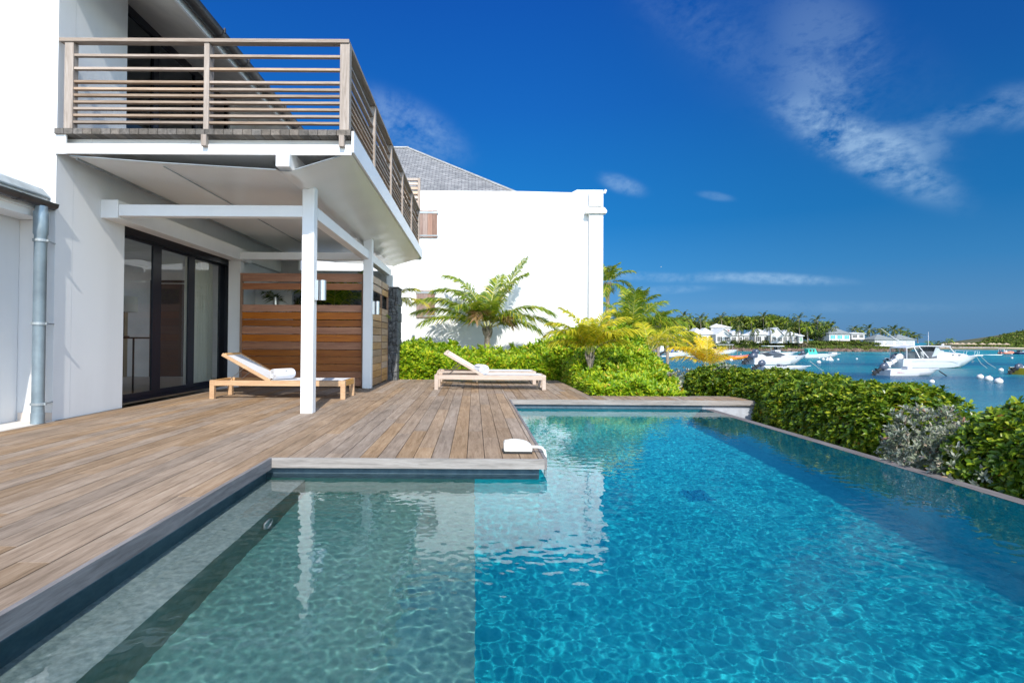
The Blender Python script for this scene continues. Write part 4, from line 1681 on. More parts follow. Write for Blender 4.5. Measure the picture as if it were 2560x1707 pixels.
palm('palm_tree', 'yellowing palm with long arching fronds beside the sand, left of the golden one', (6.0, 19.0, -1.4), 1.9, 11, PY, 17, ln=1.7, nleaf=70, lw=.028, ll=.55, rad=.08,
     fr=[(5, 38, 1.9, .7), (-12, 52, 1.8, .9), (20, 62, 1.7, .9), (170, 50, 1.5, 1.0), (190, 35, 1.4, 1.0), (270, 55, 1.3, 1.2), (310, 35, 1.5, 1.1), (90, 65, 1.5, .7)])
palm('palm_tree', 'golden yellow wind bent palm crown rising above the pool hedge', (5.85, 14.0, -1.5), 1.72, 13, PO, 23,
     fr=[(186, 52, 1.12, 1.25), (172, 38, .82, 1.4), (150, 72, .85, .9), (60, 76, .80, .7), (20, 62, .72, 1.2), (0, 46, .58, 1.4), (110, 80, .78, .6), (250, 60, .6, 1.3), (300, 50, .6, 1.3), (205, 60, .85, 1.3)],
     ln=1.2, nleaf=84, lw=.018, ll=.36, rad=.06, els=(72, 15), droop=1.2, wind=(-.10, 0, 0))
palm('palm_tree', 'tall slim palm half hidden by the right edge of the white house', (6.35, 26.5, -1.0), 4.6, 16, PG, 29, ln=1.45, nleaf=60, lw=.036, ll=.45, rad=.11, els=(85, -30), droop=.9)
palm('palm_tree', 'dark palm rising behind the large upright green palm', (8.5, 29.0, -1.3), 3.95, 15, PG, 31, ln=1.3, nleaf=56, lw=.04, ll=.5, rad=.11, els=(82, -15), droop=.7)
palm('palm_tree', 'drooping olive palm at the left end of the bay shore', (10.9, 33.0, -1.5), 3.3, 15, PG, 37, ln=1.7, nleaf=56, lw=.045, ll=.6, rad=.11, els=(75, -20), droop=.8)
palm('palm_tree', 'small dark palm leaning by the bay behind the yellowing palm', (13.9, 40.0, -1.7), 3.3, 15, PG, 39, ln=1.9, nleaf=48, lw=.055, ll=.6, rad=.11, els=(70, -25), droop=.8)
palm('palm_tree', 'palm inside the shower court showing above the board fence', (-2.9, 11.45, 0), 1.45, 12, PG, 51, ln=1.25, nleaf=64, lw=.018, ll=.34, rad=.07, els=(70, 0), droop=.9)
palm('palm_tree', 'dark spiky palm at the left end of the shower court', (-3.9, 11.75, 0), 1.35, 9, PD, 53, ln=1.15, nleaf=34, lw=.03, ll=.34, rad=.06, els=(60, 10), droop=.7)
palm('palm_tree', 'yellowish palm frond poking out behind the stone pillar', (-2.1, 13.2, 0), 1.75, 8, PY, 57, ln=1.05, nleaf=64, lw=.018, ll=.32, rad=.06, els=(45, -5), droop=1.1)

# a broad leaved young shrub by the palm foot
fn, cf = blob((-.60, 13.9, .62), (.16, .14, .2), 5)
bush('shrub', 'broad round leaved young shrub left of the young coconut palm', 'shrub', LEAF_BRIGHT, fn, 22, .17, .14, 3, 61, None, loc=(-.55, 13.9, 0))
# ------------------------------------------------------------------ sea
def m_sea():
    m, n, l, b = new_mat('bay_water')
    w = coords(n, l, (1, 1, 1), world_space=True)
    big = noise_node(n, l, 1.0, 4, coords(n, l, (.018, .045, 1), world_space=True).outputs[0], .55)
    mid = noise_node(n, l, 1.0, 5, coords(n, l, (.05, .22, 1), world_space=True).outputs[0], .6)
    f = fmath(n, l, 'ADD', fmath(n, l, 'MULTIPLY', big, .6), fmath(n, l, 'MULTIPLY', mid, .4))
    c1 = ramp(n, l, f, [(.40, (.006, .055, .125)), (.50, (.010, .115, .175)), (.58, (.016, .18, .215))])
    sp = n.new('ShaderNodeSeparateXYZ')
    l.new(w.outputs[0], sp.inputs[0])
    mr = n.new('ShaderNodeMapRange')
    mr.inputs[1].default_value = 50
    mr.inputs[2].default_value = 130
    l.new(sp.outputs[1], mr.inputs[0])
    c2 = ramp(n, l, f, [(.38, (.008, .125, .175)), (.52, (.015, .23, .26))])
    c = mixrgb(n, l, mr.outputs[0], c1, c2)
    # pale shallow water over sand close to the near shore
    mr3 = n.new('ShaderNodeMapRange')
    mr3.inputs[1].default_value = 46
    mr3.inputs[2].default_value = 24
    l.new(sp.outputs[1], mr3.inputs[0])
    c = mixrgb(n, l, fmath(n, l, 'MULTIPLY', mr3.outputs[0], .75), c, (.06, .20, .25))
    l.new(c, b.inputs['Base Color'])
    b.inputs['Roughness'].default_value = .22
    b.inputs['IOR'].default_value = 1.333
    b.inputs['Specular IOR Level'].default_value = .22
    w1 = noise_node(n, l, 1.0, 4, coords(n, l, (1.0, 2.6, 1), (0, 0, R(8)), world_space=True).outputs[0], .6)
    w2 = noise_node(n, l, 1.0, 3, coords(n, l, (4, 9, 1), (0, 0, R(-6)), world_space=True).outputs[0], .6)
    bump(n, l, b, fmath(n, l, 'ADD', w1, fmath(n, l, 'MULTIPLY', w2, .35)), 1.0, .35)
    return m


b_ = MB()
b_.add([(-2500, -300, SEA_Z), (7000, -300, SEA_Z), (7000, 8000, SEA_Z), (-2500, 8000, SEA_Z)], [(0, 1, 2, 3)])
tag(b_.build('sea', m_sea()), kind='structure')

# ------------------------------------------------------------------ far shore: low bank, rocks, shrubs, houses, palms
HILL = m_plain('dry_bank_soil', (0.085, 0.085, 0.035), 0.95, vary=.5, scale=.25)


def far_shore_y(x):
    pts = [(30, 140), (46, 150), (62, 160), (90, 164), (125, 166), (134, 172), (140, 184), (150, 205), (165, 222), (180, 232), (260, 236), (420, 236)]
    if x <= pts[0][0]:
        return pts[0][1]
    for (a, ya), (c, yc) in zip(pts, pts[1:]):
        if x <= c:
            return ya + (yc - ya) * (x - a) / (c - a)
    return pts[-1][1]


def far_top(x):
    """height of the bank crest"""
    if x < 118:
        return .75
    if x < 140:
        return .75 - (x - 118) / 22 * 1.2
    return -1.25


b_ = MB()
rows = []
for i in range(90):
    x = 20 + 400 * (i / 89) ** 1.3
    y = far_shore_y(x)
    tz = far_top(x)
    rows.append([(x, y - 3, -3.0), (x, y, SEA_Z - .02), (x + .6 * math.sin(i * 3.1), y + 1.0, SEA_Z + .45 * min(1, (tz + 1.9))), (x, y + 5, SEA_Z + .7 * (tz - SEA_Z)), (x, y + 9, tz), (x, y + 30, tz + .3), (x, y + 90, tz + .1), (x, y + 100, -3)])
b_.grid(rows)
tag(b_.build('far_shore', HILL, smooth=True), kind='structure')
# pale beach beyond the point
SAND = m_plain('pale_beach_sand', (0.62, 0.50, 0.36), .95, vary=.12, scale=.4)
b_ = MB()
rows = []
for i in range(50):
    x = 148 + 230 * i / 49
    y = far_shore_y(x)
    rows.append([(x, y - 1.5, SEA_Z - .15), (x, y + 1.5, SEA_Z + .18), (x, y + 9, SEA_Z + .75), (x, y + 30, -.9), (x, y + 31, -2.5)])
b_.grid(rows)
tag(b_.build('beach', SAND, smooth=True), kind='structure')

# red brown rocks along the waterline, one thing (no one could count the boulders)
ROCK = m_plain('red_brown_rock', (0.15, 0.095, 0.075), .9, vary=.5, scale=1.2)
rg = random.Random(77)
b_ = MB()
for i in range(420):
    x = rg.uniform(48, 142)
    y = far_shore_y(x) + rg.uniform(-.6, 1.6)
    s = rg.uniform(.3, .95)
    P = []
    ph = rg.uniform(0, 9)
    for a in range(6):
        t = math.pi * a / 5
        P.append([Vector((x, y, SEA_Z + .15 + rg.uniform(0, .1))) + Vector((s * 1.5 * math.sin(t) * math.cos(k * 1.0472), s * math.sin(t) * math.sin(k * 1.0472), -s * .75 * math.cos(t))) * (1 + .28 * math.sin(k * 2.7 + a * 1.9 + ph)) for k in range(6)])
        P[-1].append(P[-1][0])
    b_.grid(P)
tag(b_.build('shore_rocks', ROCK), kind='stuff')


def clump(b, c, r, n, size, rg, flat=.75):
    """leafy crown of many small faces through an uneven volume"""
    c = Vector(c)
    lobes = [(Vector((rg.gauss(0, .45) * r[0], rg.gauss(0, .45) * r[1], rg.uniform(-.2, .55) * r[2])), rg.uniform(.4, .7)) for _ in range(7)]
    for i in range(n):
        lo, lr = lobes[rg.randrange(7)]
        d = Vector((rg.gauss(0, 1), rg.gauss(0, 1), rg.gauss(0, 1))).normalized()
        k = rg.uniform(.55, 1.0) ** .5
        p = c + lo + Vector((d.x * r[0], d.y * r[1], d.z * r[2] * flat)) * (lr * k)
        nr = (d + Vector((rg.uniform(-.7, .7), rg.uniform(-.7, .7), rg.uniform(0, .8)))).normalized()
        u = nr.orthogonal().normalized()
        u.rotate(Matrix.Rotation(rg.uniform(0, 6.28), 3, nr))
        v = nr.cross(u)
        s = size * rg.uniform(.6, 1.3)
        b.add([p - u * s, p - v * s * .5, p + u * s, p + v * s * .5], [(0, 1, 2, 3)])


BANK = m_leaf('bank_foliage', [(0.0, (0.035, 0.06, 0.012)), (0.5, (0.09, 0.14, 0.018)), (0.85, (0.17, 0.22, 0.03)), (1.0, (0.22, 0.16, 0.07))], .25, .7, .2)
WOODF = m_leaf('wood_foliage', [(0.0, (0.022, 0.045, 0.012)), (0.5, (0.055, 0.10, 0.016)), (0.88, (0.13, 0.19, 0.025)), (1.0, (0.20, 0.19, 0.05))], .25, .7, .2)
b_ = MB()
rg = random.Random(5)
for i in range(620):
    x = rg.uniform(44, 140)
    y = far_shore_y(x) + rg.uniform(.6, 9.5)
    z = SEA_Z + (far_top(x) - SEA_Z) * min(1, (y - far_shore_y(x)) / 9)
    clump(b_, (x, y, z + .15), (rg.uniform(1.0, 2.4), 1.2, rg.uniform(.4, .75)), 70, .26, rg)
tag(b_.build('shore_shrubs', BANK), kind='stuff')
b_ = MB()
for i in range(560):
    x = rg.uniform(52, 142)
    y = far_shore_y(x) + rg.uniform(24, 40)
    top = 9.6 if 66 < x < 120 else 7.0
    if x > 120:
        top = 5.6
    if x > 136:
        top = 1.6
    clump(b_, (x, y, rg.uniform(.5, 1) ** .7 * (top - 1.6 + 1.3 * math.sin(x * .13 + 1) + .9 * math.sin(x * .37))), (rg.uniform(1.8, 3.2), 2.0, rg.uniform(1.0, 1.7)), 120, .36, rg)
tag(b_.build('shore_wood', WOODF), kind='stuff')
# trees along the left side of the bay
b_ = MB()
for i in range(110):
    y = rg.uniform(48, 150)
    x = shore_x(y) - rg.uniform(3, 16)
    clump(b_, (x, y, rg.uniform(-.8, 1.6)), (rg.uniform(1.2, 2.4), 1.6, rg.uniform(.8, 1.5)), 110, .30, rg)
tag(b_.build('bay_wood', WOODF), kind='stuff')
# low garden shrubs along the foot of the houses
b_ = MB()
for i in range(90):
    x = rg.uniform(60, 140)
    y = far_shore_y(x) + rg.uniform(7, 9)
    clump(b_, (x, y - 3.2, far_top(x) - .1), (rg.uniform(.8, 1.8), .6, rg.uniform(.4, 1.25)), 80, .22, rg)
tag(b_.build('garden_shrubs', BANK), kind='stuff')


def tree(label, loc, r, n, size, mat_, seed, trunk=1.2, group='round trees on the far shore'):
    rg = random.Random(seed)
    t = thing('broadleaf_tree', label, 'tree', loc, group)
    b = MB()
    L = Vector(loc)
    b.tube([L, L + Vector((.1, 0, trunk * .6)), L + Vector((.15, .1, trunk + r[2] * .4))], [.16, .13, .08], 7)
    for k in range(4):
        a = k * 1.7
        b.tube([L + Vector((.1, 0, trunk * .7)), L + Vector((math.cos(a) * r[0] * .5, math.sin(a) * r[1] * .5, trunk + r[2] * .3))], [.07, .03], 5)
    b.build('trunk', BARK, t)
    b = MB()
    clump(b, L + Vector((0, 0, trunk + r[2] * .55)), r, n, size, rg, 1.0)
    b.build('crown', mat_, t)
    return t


PV = at(1870, 812, 178)
tree('broad dark tree crown behind the white gables on the far shore', (at(1945, 830, 186).x, 186, .8), (5.2, 3, 3.0), 900, .34, WOODF, 3, 1.4)
tree('large dark rounded tree right of the row of white houses', (at(2052, 840, 176).x, 176, .5), (4.2, 3, 3.0), 900, .34, WOODF, 4, 1.0)
tree('light green tree in front of the low white house at the left of the bay', (at(1718, 846, 150).x, 150, -.2), (2.7, 2, 1.9), 700, .27, BANK, 6, 1.0)
tree('bare grey brown bush above the boulders behind the teal cabin boat', (at(2010, 872, 166).x, 166.5, -.9), (2.0, 1, .9), 350, .22, m_leaf('dry_bush', [(0, (.13, .10, .07)), (1, (.24, .20, .15))], .1, .8, .1), 8, .3)

ROOFW = m_plain('white_painted_roof', (0.62, 0.62, 0.62), .6, vary=.05)
ROOFG = m_plain('grey_shingle_roof', (0.19, 0.21, 0.21), .8, vary=.15, scale=1.5)
PANED = m_plain('dark_far_pane', (0.03, 0.035, 0.04), .2)
WALLF = m_plain('white_far_wall', (0.55, 0.545, 0.535), .8, vary=.05, scale=.6)
TURQ = m_plain('turquoise_shutter', (0.03, 0.42, 0.45), .6)


def villa_far(label, x0, x1, y_eave, y_peak, y_base, Y, roofm, gable=False, wins=3, depth=7.0, ov=.35, group='houses on the far shore', wall=WALLF, name='beach_house', winm=None, split=0):
    """hip or gable roofed house from photograph columns x0..x1 at depth Y"""
    a, c = at(x0, y_eave, Y), at(x1, y_eave, Y)
    zb = at((x0 + x1) / 2, y_base, Y).z
    zp = at((x0 + x1) / 2, y_peak, Y + depth / 2).z
    ze = a.z
    t = thing(name, label, 'house', ((a.x + c.x) / 2, Y + depth / 2, zb), group)
    b = MB()
    b.box(a.x + ov, c.x - ov, Y + ov, Y + depth - ov, zb - .6, ze)
    if gable:
        xm = (a.x + c.x) / 2
        b.add([(a.x + ov, Y + ov, ze), (c.x - ov, Y + ov, ze), (xm, Y + ov, zp - .12)], [(0, 1, 2)])
    b.build('wall', wall, t)
    b = MB()
    th = .14
    n_ = 2 if split else 1
    W_ = (c.x - a.x) / n_
    for s in range(n_):
        ax, cx = a.x + W_ * s, a.x + W_ * (s + 1)
        xm = (ax + cx) / 2
        if gable:
            b.prism([(ax, ze), (xm, zp), (cx, ze), (cx, ze - th), (xm, zp - th), (ax, ze - th)], Y, Y + depth)
        else:
            rr = max(.05, (cx - ax) / 2 - depth / 2)
            y_m = Y + depth / 2
            rd = max(0, depth / 2 - (cx - ax) / 2)
            p1, p2 = (xm - rr, y_m - rd, zp), (xm + rr, y_m + rd, zp)
            q = [(ax, Y, ze), (cx, Y, ze), (cx, Y + depth, ze), (ax, Y + depth, ze)]
            b.add(q + [p1, p2], [(0, 1, 5, 4), (1, 2, 5), (2, 3, 4, 5), (3, 0, 4)])
            b.box(ax, cx, Y, Y + depth, ze - th, ze - .003)
    b.build('roof', roofm, t)
    H_ = ze - zb
    for i in range(wins):
        w0 = a.x + ov + (c.x - a.x - 2 * ov) * (i + .18) / wins
        w1 = a.x + ov + (c.x - a.x - 2 * ov) * (i + .82) / wins
        b = MB()
        b.box(w0, w1, Y + ov - .05, Y + ov - .004, zb + .02, zb + H_ * .68)
        f = b.build('window', winm or PANED, t)
        b = MB()
        for k in range(4):
            xx = w0 + (w1 - w0) * k / 3
            b.box(xx - .045, xx + .045, Y + ov - .09, Y + ov - .051, zb, zb + H_ * .70)
        b.box(w0, w1, Y + ov - .088, Y + ov - .052, zb + H_ * .66, zb + H_ * .74)
        b.build('frame', wall, f)
    return t


villa_far('long flat white house with dark glazed doors at the left end of the bay', 1662, 1722, 838, 834, 853, 168, ROOFW, wins=3)
villa_far('white hip roofed house half hidden by a green tree', 1733, 1764, 834, 820, 853, 170, ROOFW, wins=2)
villa_far('white house with a steep pyramid roof left of the gabled one', 1752, 1790, 834, 820, 853, 169, ROOFW, wins=2)
villa_far('white house with a broad front gable and a small fan window', 1788, 1832, 836, 821, 853, 166, ROOFW, gable=True, wins=2)
villa_far('small white hip roofed house right of the broad gable', 1826, 1862, 837, 827, 853, 168, ROOFW, wins=2)
villa_far('upper white house with red shuttered windows above the roofs', 1776, 1830, 818, 809, 836, 182, ROOFW, wins=3, winm=m_plain('red_shutter', (.28, .06, .03), .6))
villa_far('small grey roofed house peeping through the palms on the skyline', 1690, 1722, 813, 809, 826, 186, ROOFG, wins=1)
villa_far('flat white link building with dark openings between the white houses', 1858, 1892, 838, 835, 853, 170, ROOFW, wins=2)
villa_far('white hip roofed house left of the tall white gable', 1884, 1932, 835.5, 822, 853, 168, ROOFW, wins=2)
villa_far('white house with a tall steep gable in the middle of the row', 1926, 1962, 838, 819, 853, 166, ROOFW, gable=True, wins=2)
villa_far('white hip roofed house at the right end of the white row', 1955, 1999, 836.5, 824.5, 853, 168, ROOFW, wins=3)
villa_far('low white annex with a green door beyond the white row', 1996, 2012, 839, 836, 853, 167, ROOFW, wins=1, winm=m_plain('green_door', (.03, .30, .10), .6))
villa_far('grey hip roofed house with a turquoise shutter on the bank', 2072, 2130, 833.5, 818.5, 847, 172, ROOFG, wins=3, winm=TURQ)
villa_far('modern flat roofed white house beside the grey hip roof', 2128, 2166, 833, 831, 844, 174, ROOFW, wins=2)
villa_far('double hip grey roofed pavilion close to the point', 2186, 2292, 848, 836, 861, 170, ROOFG, wins=4, depth=6, split=1, winm=m_plain('grey_blind', (.42, .42, .45), .8))

# palms on the far shore: crown heights read off the skyline; copies of three wind swept builds
protos = []
for k, (sd_, mm, tr) in enumerate(((71, PD, 5.0), (72, PG, 4.2), (73, PD, 3.0))):
    p = palm('palm_tree', 'x', (0, 0, 0), tr, 14, mm, sd_, ln=2.3, nleaf=15, lw=.16, ll=.75, rad=.13, els=(78, -35), droop=.62, wind=(-.30, 0, -.02), boots=False, lean=(-.3, 0), group='palms on the far shore')
    protos.append((p, tr))
FP = [
    (1709, 789, 186, 'tall palm on the skyline, first left of the cluster over the white roofs'), (1722, 797, 180, 'dark palm low against the left pair of skyline palms'),
    (1738, 794, 184, 'palm with a ragged crown over the small grey roof'), (1751, 799, 182, 'lower palm in the dip of the left palm cluster'),
    (1764, 793, 184, 'bushy dark palm left of the tall one over the upper white house'), (1782, 786, 186, 'tallest palm above the upper white house'),
    (1803, 798, 186, 'lone palm just right of the upper white roof peak'), (1826, 803, 186, 'small palm right of the upper white house'),
    (1845, 816, 162, 'palm with its crown in front of the white gable eaves'), (1848, 801, 184, 'small dark palm on the skyline over the link building'),
    (1878, 796, 186, 'windswept palm over the white hip roof, left of the wooded hump'), (1884, 822, 161, 'spreading palm standing before the link building'),
    (1908, 791, 187, 'tall palm on the wooded hump'), (1927, 799, 186, 'dark palm on the hump over the tall gable'),
    (1942, 799, 187, 'small palm at the right of the wooded hump'), (1924, 822, 161, 'slim palm before the tall white gable'),
    (1967, 788, 186, 'solitary tall palm standing clear above the gables'), (1974, 821, 161, 'palm before the last white hip roof'),
    (1997, 799, 182, 'windswept palm left of the big leaning pair'), (2016, 818, 162, 'large palm with a long pale trunk at the end of the white row'),
    (2019, 800, 182, 'dense dark palm right of the big leaning pair'), (2043, 802, 184, 'palm poking out of the large rounded tree'),
    (2068, 813, 178, 'palm at the left corner of the grey roofed house'), (2078, 818, 178, 'low palm touching the grey hip roof'),
    (2136, 823, 184, 'wide windswept palm behind the flat white house'), (2150, 826, 186, 'second wide palm behind the flat white house'),
    (2173, 823, 184, 'windswept palm left of the grey pavilion'), (2200, 827, 184, 'palm behind the left peak of the grey pavilion'),
    (2212, 828, 186, 'low palm between the two pavilion peaks'), (2234, 825, 184, 'tall palm behind the right peak of the grey pavilion'),
    (2250, 826, 186, 'palm right of the pavilion peaks'), (2266, 832, 184, 'palm drooping over the pavilion eave'),
    (2280, 838, 182, 'palm beside the white end wall of the pavilion'), (2292, 840, 184, 'dark palm at the mast of the cabin cruiser'),
    (2325, 853, 205, 'ragged palm behind the cruiser roof'), (2346, 854, 215, 'leaning palm at the start of the beach'),
    (2363, 853, 220, 'palm leaning over the first beach parasols'), (2377, 847, 222, 'slim tall palm, last before the open sea'),
    (2393, 866, 224, 'tiny palm among the beach parasols'),
]
rg = random.Random(8)
for i, (x, y, Y, lab) in enumerate(FP):
    pr, tr = protos[i % 3]
    c = at(x, y, Y)
    s = 1.08 if Y < 200 else .9
    if y > 860:
        s = .5
    ground = .7 if x < 2300 else -1.2
    sz = max(.35, (c.z - ground) / (tr + .4))
    o = pr if i < 3 else None
    if o is None:
        o = dup(pr, (0, 0, 0))
    o.location = (c.x + .3 * s, Y, ground)
    o.rotation_euler = (0, 0, rg.uniform(-.35, .35))
    o.scale = (s, s, s * min(1.5, max(.45, sz)))
    o['label'] = lab

# thatched parasols on the beach
THATCH = m_plain('pale_thatch', (0.42, 0.32, 0.22), .95, vary=.3, scale=3)
POLE = m_plain('parasol_pole', (0.20, 0.13, 0.08), .9)
PLX = [(2362, 869, 'behind the cruiser windscreen'), (2379, 868, 'left of a wider pair'), (2387, 868, 'right of a wider pair'), (2393, 870, 'under the tiny palm'), (2406, 869, 'standing apart before the sea gap'),
       (2422, 869, 'left of the open gap of sea'), (2434, 870.5, 'low beside a bigger one'), (2456, 870, 'alone in the middle of the beach'), (2477, 870, 'left of the stacked pair'),
       (2484, 867.5, 'highest, at the foot of the hill'), (2498, 868.5, 'under the slope of the hill'), (2516, 869, 'farthest right on the beach')]
first = None
for x, y, lab in PLX:
    c = at(x, y, 240)
    zg = -1.28
    if first is None:
        t = thing('beach_parasol', '', 'parasol', (0, 0, 0), 'thatched parasols on the far beach')
        b = MB()
        b.lathe((0, 0, 0), [(1.35, 1.55), (1.25, 1.62), (.6, 2.0), (.08, 2.25), (0, 2.26)], 14)
        b.lathe((0, 0, 0), [(0, 1.9), (1.33, 1.54)], 14)
        b.build('canopy', THATCH, t)
        b = MB()
        b.tube([(0, 0, 0), (0, 0, 1.95)], .07, 6)
        b.build('pole', POLE, t)
        first = t
        o = t
    else:
        o = dup(first, (0, 0, 0))
    o.location = (c.x, 240, zg)
    o['label'] = 'thatched beach parasol ' + lab

# green headland at the right edge
b_ = MB()
rows = []
for i in range(60):
    x = at(2494, 870, 262).x + 130 * i / 59
    u = i / 59
    h = -1.2 + 15.5 * (1 - math.exp(-u * 3.2)) * (1 + .05 * math.sin(i * .9))
    rows.append([(x, 246, -2.2)] + [(x + .8 * math.sin(i + j), 250 + 30 * j / 8, -1.6 + (h + 1.6) * math.sin(math.pi / 2 * j / 8) + .35 * vnoise(i * .7, j * 1.3)) for j in range(9)] + [(x, 340, -2)])
b_.grid(rows)
tag(b_.build('headland', HILL, smooth=True), kind='structure')
b_ = MB()
rg = random.Random(15)
for i in range(900):
    u = rg.random()
    x = at(2497, 870, 262).x + 100 * u
    h = -1.2 + 15.5 * (1 - math.exp(-u * 100 / 130 * 3.2))
    j = rg.random()
    clump(b_, (x, 250 + 30 * j, -1.4 + (h + 1.4) * math.sin(math.pi / 2 * j) + .1), (rg.uniform(1.6, 3.4), 2.2, rg.uniform(.5, 1.0)), 60, .5, rg)
tag(b_.build('headland_shrubs', BANK), kind='stuff')

# ------------------------------------------------------------------ boats
GEL = m_plain('white_gelcoat', (0.62, 0.62, 0.625), .25, vary=.03)
GREYH = m_plain('grey_white_gelcoat', (0.55, 0.57, 0.58), .3, vary=.05)  # workboat's own off-white hull, greyer than the other boats
MOTOR = m_plain('dark_blue_grey_cowl', (0.05, 0.065, 0.10), .3, vary=.1)
MOTORW = m_plain('pale_cowl', (0.62, 0.60, 0.60), .35)
CHROME = m_plain('bright_rail', (0.7, 0.7, 0.7), .2, 1.0)
TEALP = m_plain('turquoise_paint', (0.05, 0.50, 0.38), .45)
ORANGE = m_plain('orange_paint', (0.75, 0.26, 0.02), .4)
REDP = m_plain('red_paint', (0.55, 0.07, 0.02), .4)
YELL = m_plain('yellow_hull_paint', (0.62, 0.40, 0.02), .4)
RUBBER = m_plain('salmon_rubber_tube', (0.68, 0.22, 0.14), .6)
NAVYH = m_plain('navy_hull_paint', (0.015, 0.02, 0.07), .4)
SCREEN = m_plain('dark_tinted_screen', (0.05, 0.06, 0.07), .1)
CLEAR = m_plain('clear_vinyl', (0.36, 0.40, 0.43), .15)
STRIPE = m_plain('black_bottom_paint', (0.02, 0.02, 0.025), .5)
INNER = m_plain('pale_boat_inside', (0.62, 0.62, 0.60), .6)


def hull(parent, L, B, zf, zs, rake=.16, mat_=GEL, deck=False, name='hull', stripe=True, bowh=0.0, well=.30):
    """zs / zf: sheer height at stern / bow; pointed bow towards +X, waterline at z = 0"""
    N = 22
    b = MB()
    out, gun, rub = [], [], []
    for i in range(N + 1):
        t = i / N
        hb = B / 2 * (1 - max(0, (t - .42) / .58) ** 2.3) * (.93 + .07 * min(1, t * 4))
        if i == N:
            hb = .02
        zsh = zs + (zf - zs) * t ** 1.7 + bowh * t ** 6
        xs_ = L * t
        xk = xs_ - L * rake * max(0, (t - .55) / .45) ** 1.6
        zk = -.22 + .10 * t ** 3 + (.35 * (zsh)) * max(0, (t - .8) / .2) ** 2
        ch = hb * (.92 - .25 * t)
        zc = .02 + (zsh * .45) * max(0, (t - .45) / .55) ** 1.5
        sec = [(xk, 0, zk), (xk + (xs_ - xk) * .35, ch, zc), (xk + (xs_ - xk) * .75, hb * .985, zc + (zsh - zc) * .62), (xs_, hb, zsh)]
        out.append([(x, -y, z) for x, y, z in sec[::-1]] + [(x, y, z) for x, y, z in sec[1:]])
        gun.append((xs_, hb, zsh))
    b.grid(out)
    r0 = out[0]
    b.add(r0, [tuple(range(len(r0)))])
    h = b.build(name, mat_, parent, smooth='auto')
    # gunwale cap and inside well
    b = MB()
    rows = []
    for i, (x, y, z) in enumerate(gun):
        yi = max(0.0, y - .12 - .02 * B)
        rows.append([(x, -y - .025, z - .03), (x, -y - .025, z + .02), (x, -yi, z + .03), (x, -yi, z + .03 - (well if not deck else .001) * (1 if i < N - 3 else .0))])
    b.grid(rows)
    b.grid([[(x, -y, z) for x, y, z in reversed(r)] for r in rows])
    fl_ = []
    for i, (x, y, z) in enumerate(gun):
        yi = max(0.0, y - .12 - .02 * B)
        zz = z + .03 - (well if not deck else .001) * (1 if i < N - 3 else .0)
        fl_.append([(x, -yi, zz), (x, yi, zz)])
    b.grid(fl_)
    b.add([(-.01, -B / 2 * .93, zs - .05), (-.01, B / 2 * .93, zs - .05), (.10, B / 2 * .9, zs + .03), (.10, -B / 2 * .9, zs + .03)], [(0, 1, 2, 3)])
    b.build('gunwale', mat_ if mat_ in (GEL, GREYH) else GEL, parent, smooth='auto')
    if stripe:
        b = MB()
        for s in (-1, 1):
            rows = []
            for i in range(N - 1):
                r = out[i]
                p = Vector(r[2]) if s < 0 else Vector(r[4])
                k = Vector(r[3])
                q = p.lerp(k, .45)
                o_ = Vector((0, s * .006, -.002))
                rows.append([p + o_ + Vector((0, 0, .02)), q + o_])
            b.grid(rows)
        b.build('bottom_stripe', STRIPE, parent)
    return gun


def outboard(parent, x, y, z, s=1.0, tilt=58, mat_=MOTOR):
    """tilted outboard motor hung on the transom"""
    M = Matrix.Translation((x, y, z)) @ Matrix.Rotation(R(tilt), 4, 'Y')
    b = MB()
    prof = [(0.0, .10), (.10, .22), (.28, .26), (.48, .24), (.62, .16), (.66, .02)]
    P = []
    for zz, r in prof:
        P.append([M @ Vector((-.16 * s + r * 1.25 * s * math.cos(a * math.pi / 5), r * .8 * s * math.sin(a * math.pi / 5), zz * s)) for a in range(11)])
    b.grid(P)
    b.add([M @ Vector((-.16 * s, 0, .67 * s))] + P[-1][:-1], [(0, i + 1, (i + 1) % 10 + 1) for i in range(10)])
    cw = b.build('motor_cowl', mat_, parent, smooth=True)
    b = MB()
    a0, a1 = M @ Vector((-.16 * s, 0, .02 * s)), M @ Vector((-.14 * s, 0, -.62 * s))
    b.bar(a0, a1, .14 * s, .24 * s, M.to_3x3() @ Vector((1, 0, 0)))
    b.bar(M @ Vector((-.42 * s, 0, -.34 * s)), M @ Vector((.06 * s, 0, -.34 * s)), .22 * s, .03 * s, M.to_3x3() @ Vector((0, 0, 1)))
    b.bar(M @ Vector((-.34 * s, 0, -.64 * s)), M @ Vector((.10 * s, 0, -.64 * s)), .12 * s, .12 * s, M.to_3x3() @ Vector((0, 0, 1)))
    b.prism([], 0, 1) if False else None
    b.bar(M @ Vector((-.12 * s, 0, -.70 * s)), M @ Vector((-.10 * s, 0, -.86 * s)), .03 * s, .18 * s, M.to_3x3() @ Vector((1, 0, 0)))
    b.build('motor_leg', BLACK if mat_ is MOTOR else mat_, parent)
    b = MB()
    for k in range(3):
        a = k * 2.094
        b.bar(M @ Vector((-.37 * s, 0, -.64 * s)), M @ Vector((-.38 * s, .15 * s * math.cos(a), -.64 * s + .15 * s * math.sin(a))), .02 * s, .09 * s, M.to_3x3() @ Vector((1, 0, 0)))
    b.build('propeller', CHROME, parent)


def rope(label, pts, r=.025, mat_=None, name='mooring_rope'):
    b = MB()
    b.tube(pts, r, 5)
    o = b.build(name, mat_ or m_rope)
    tag(o, label, 'rope')


m_rope = m_plain('grey_rope', (0.42, 0.42, 0.38), .9)


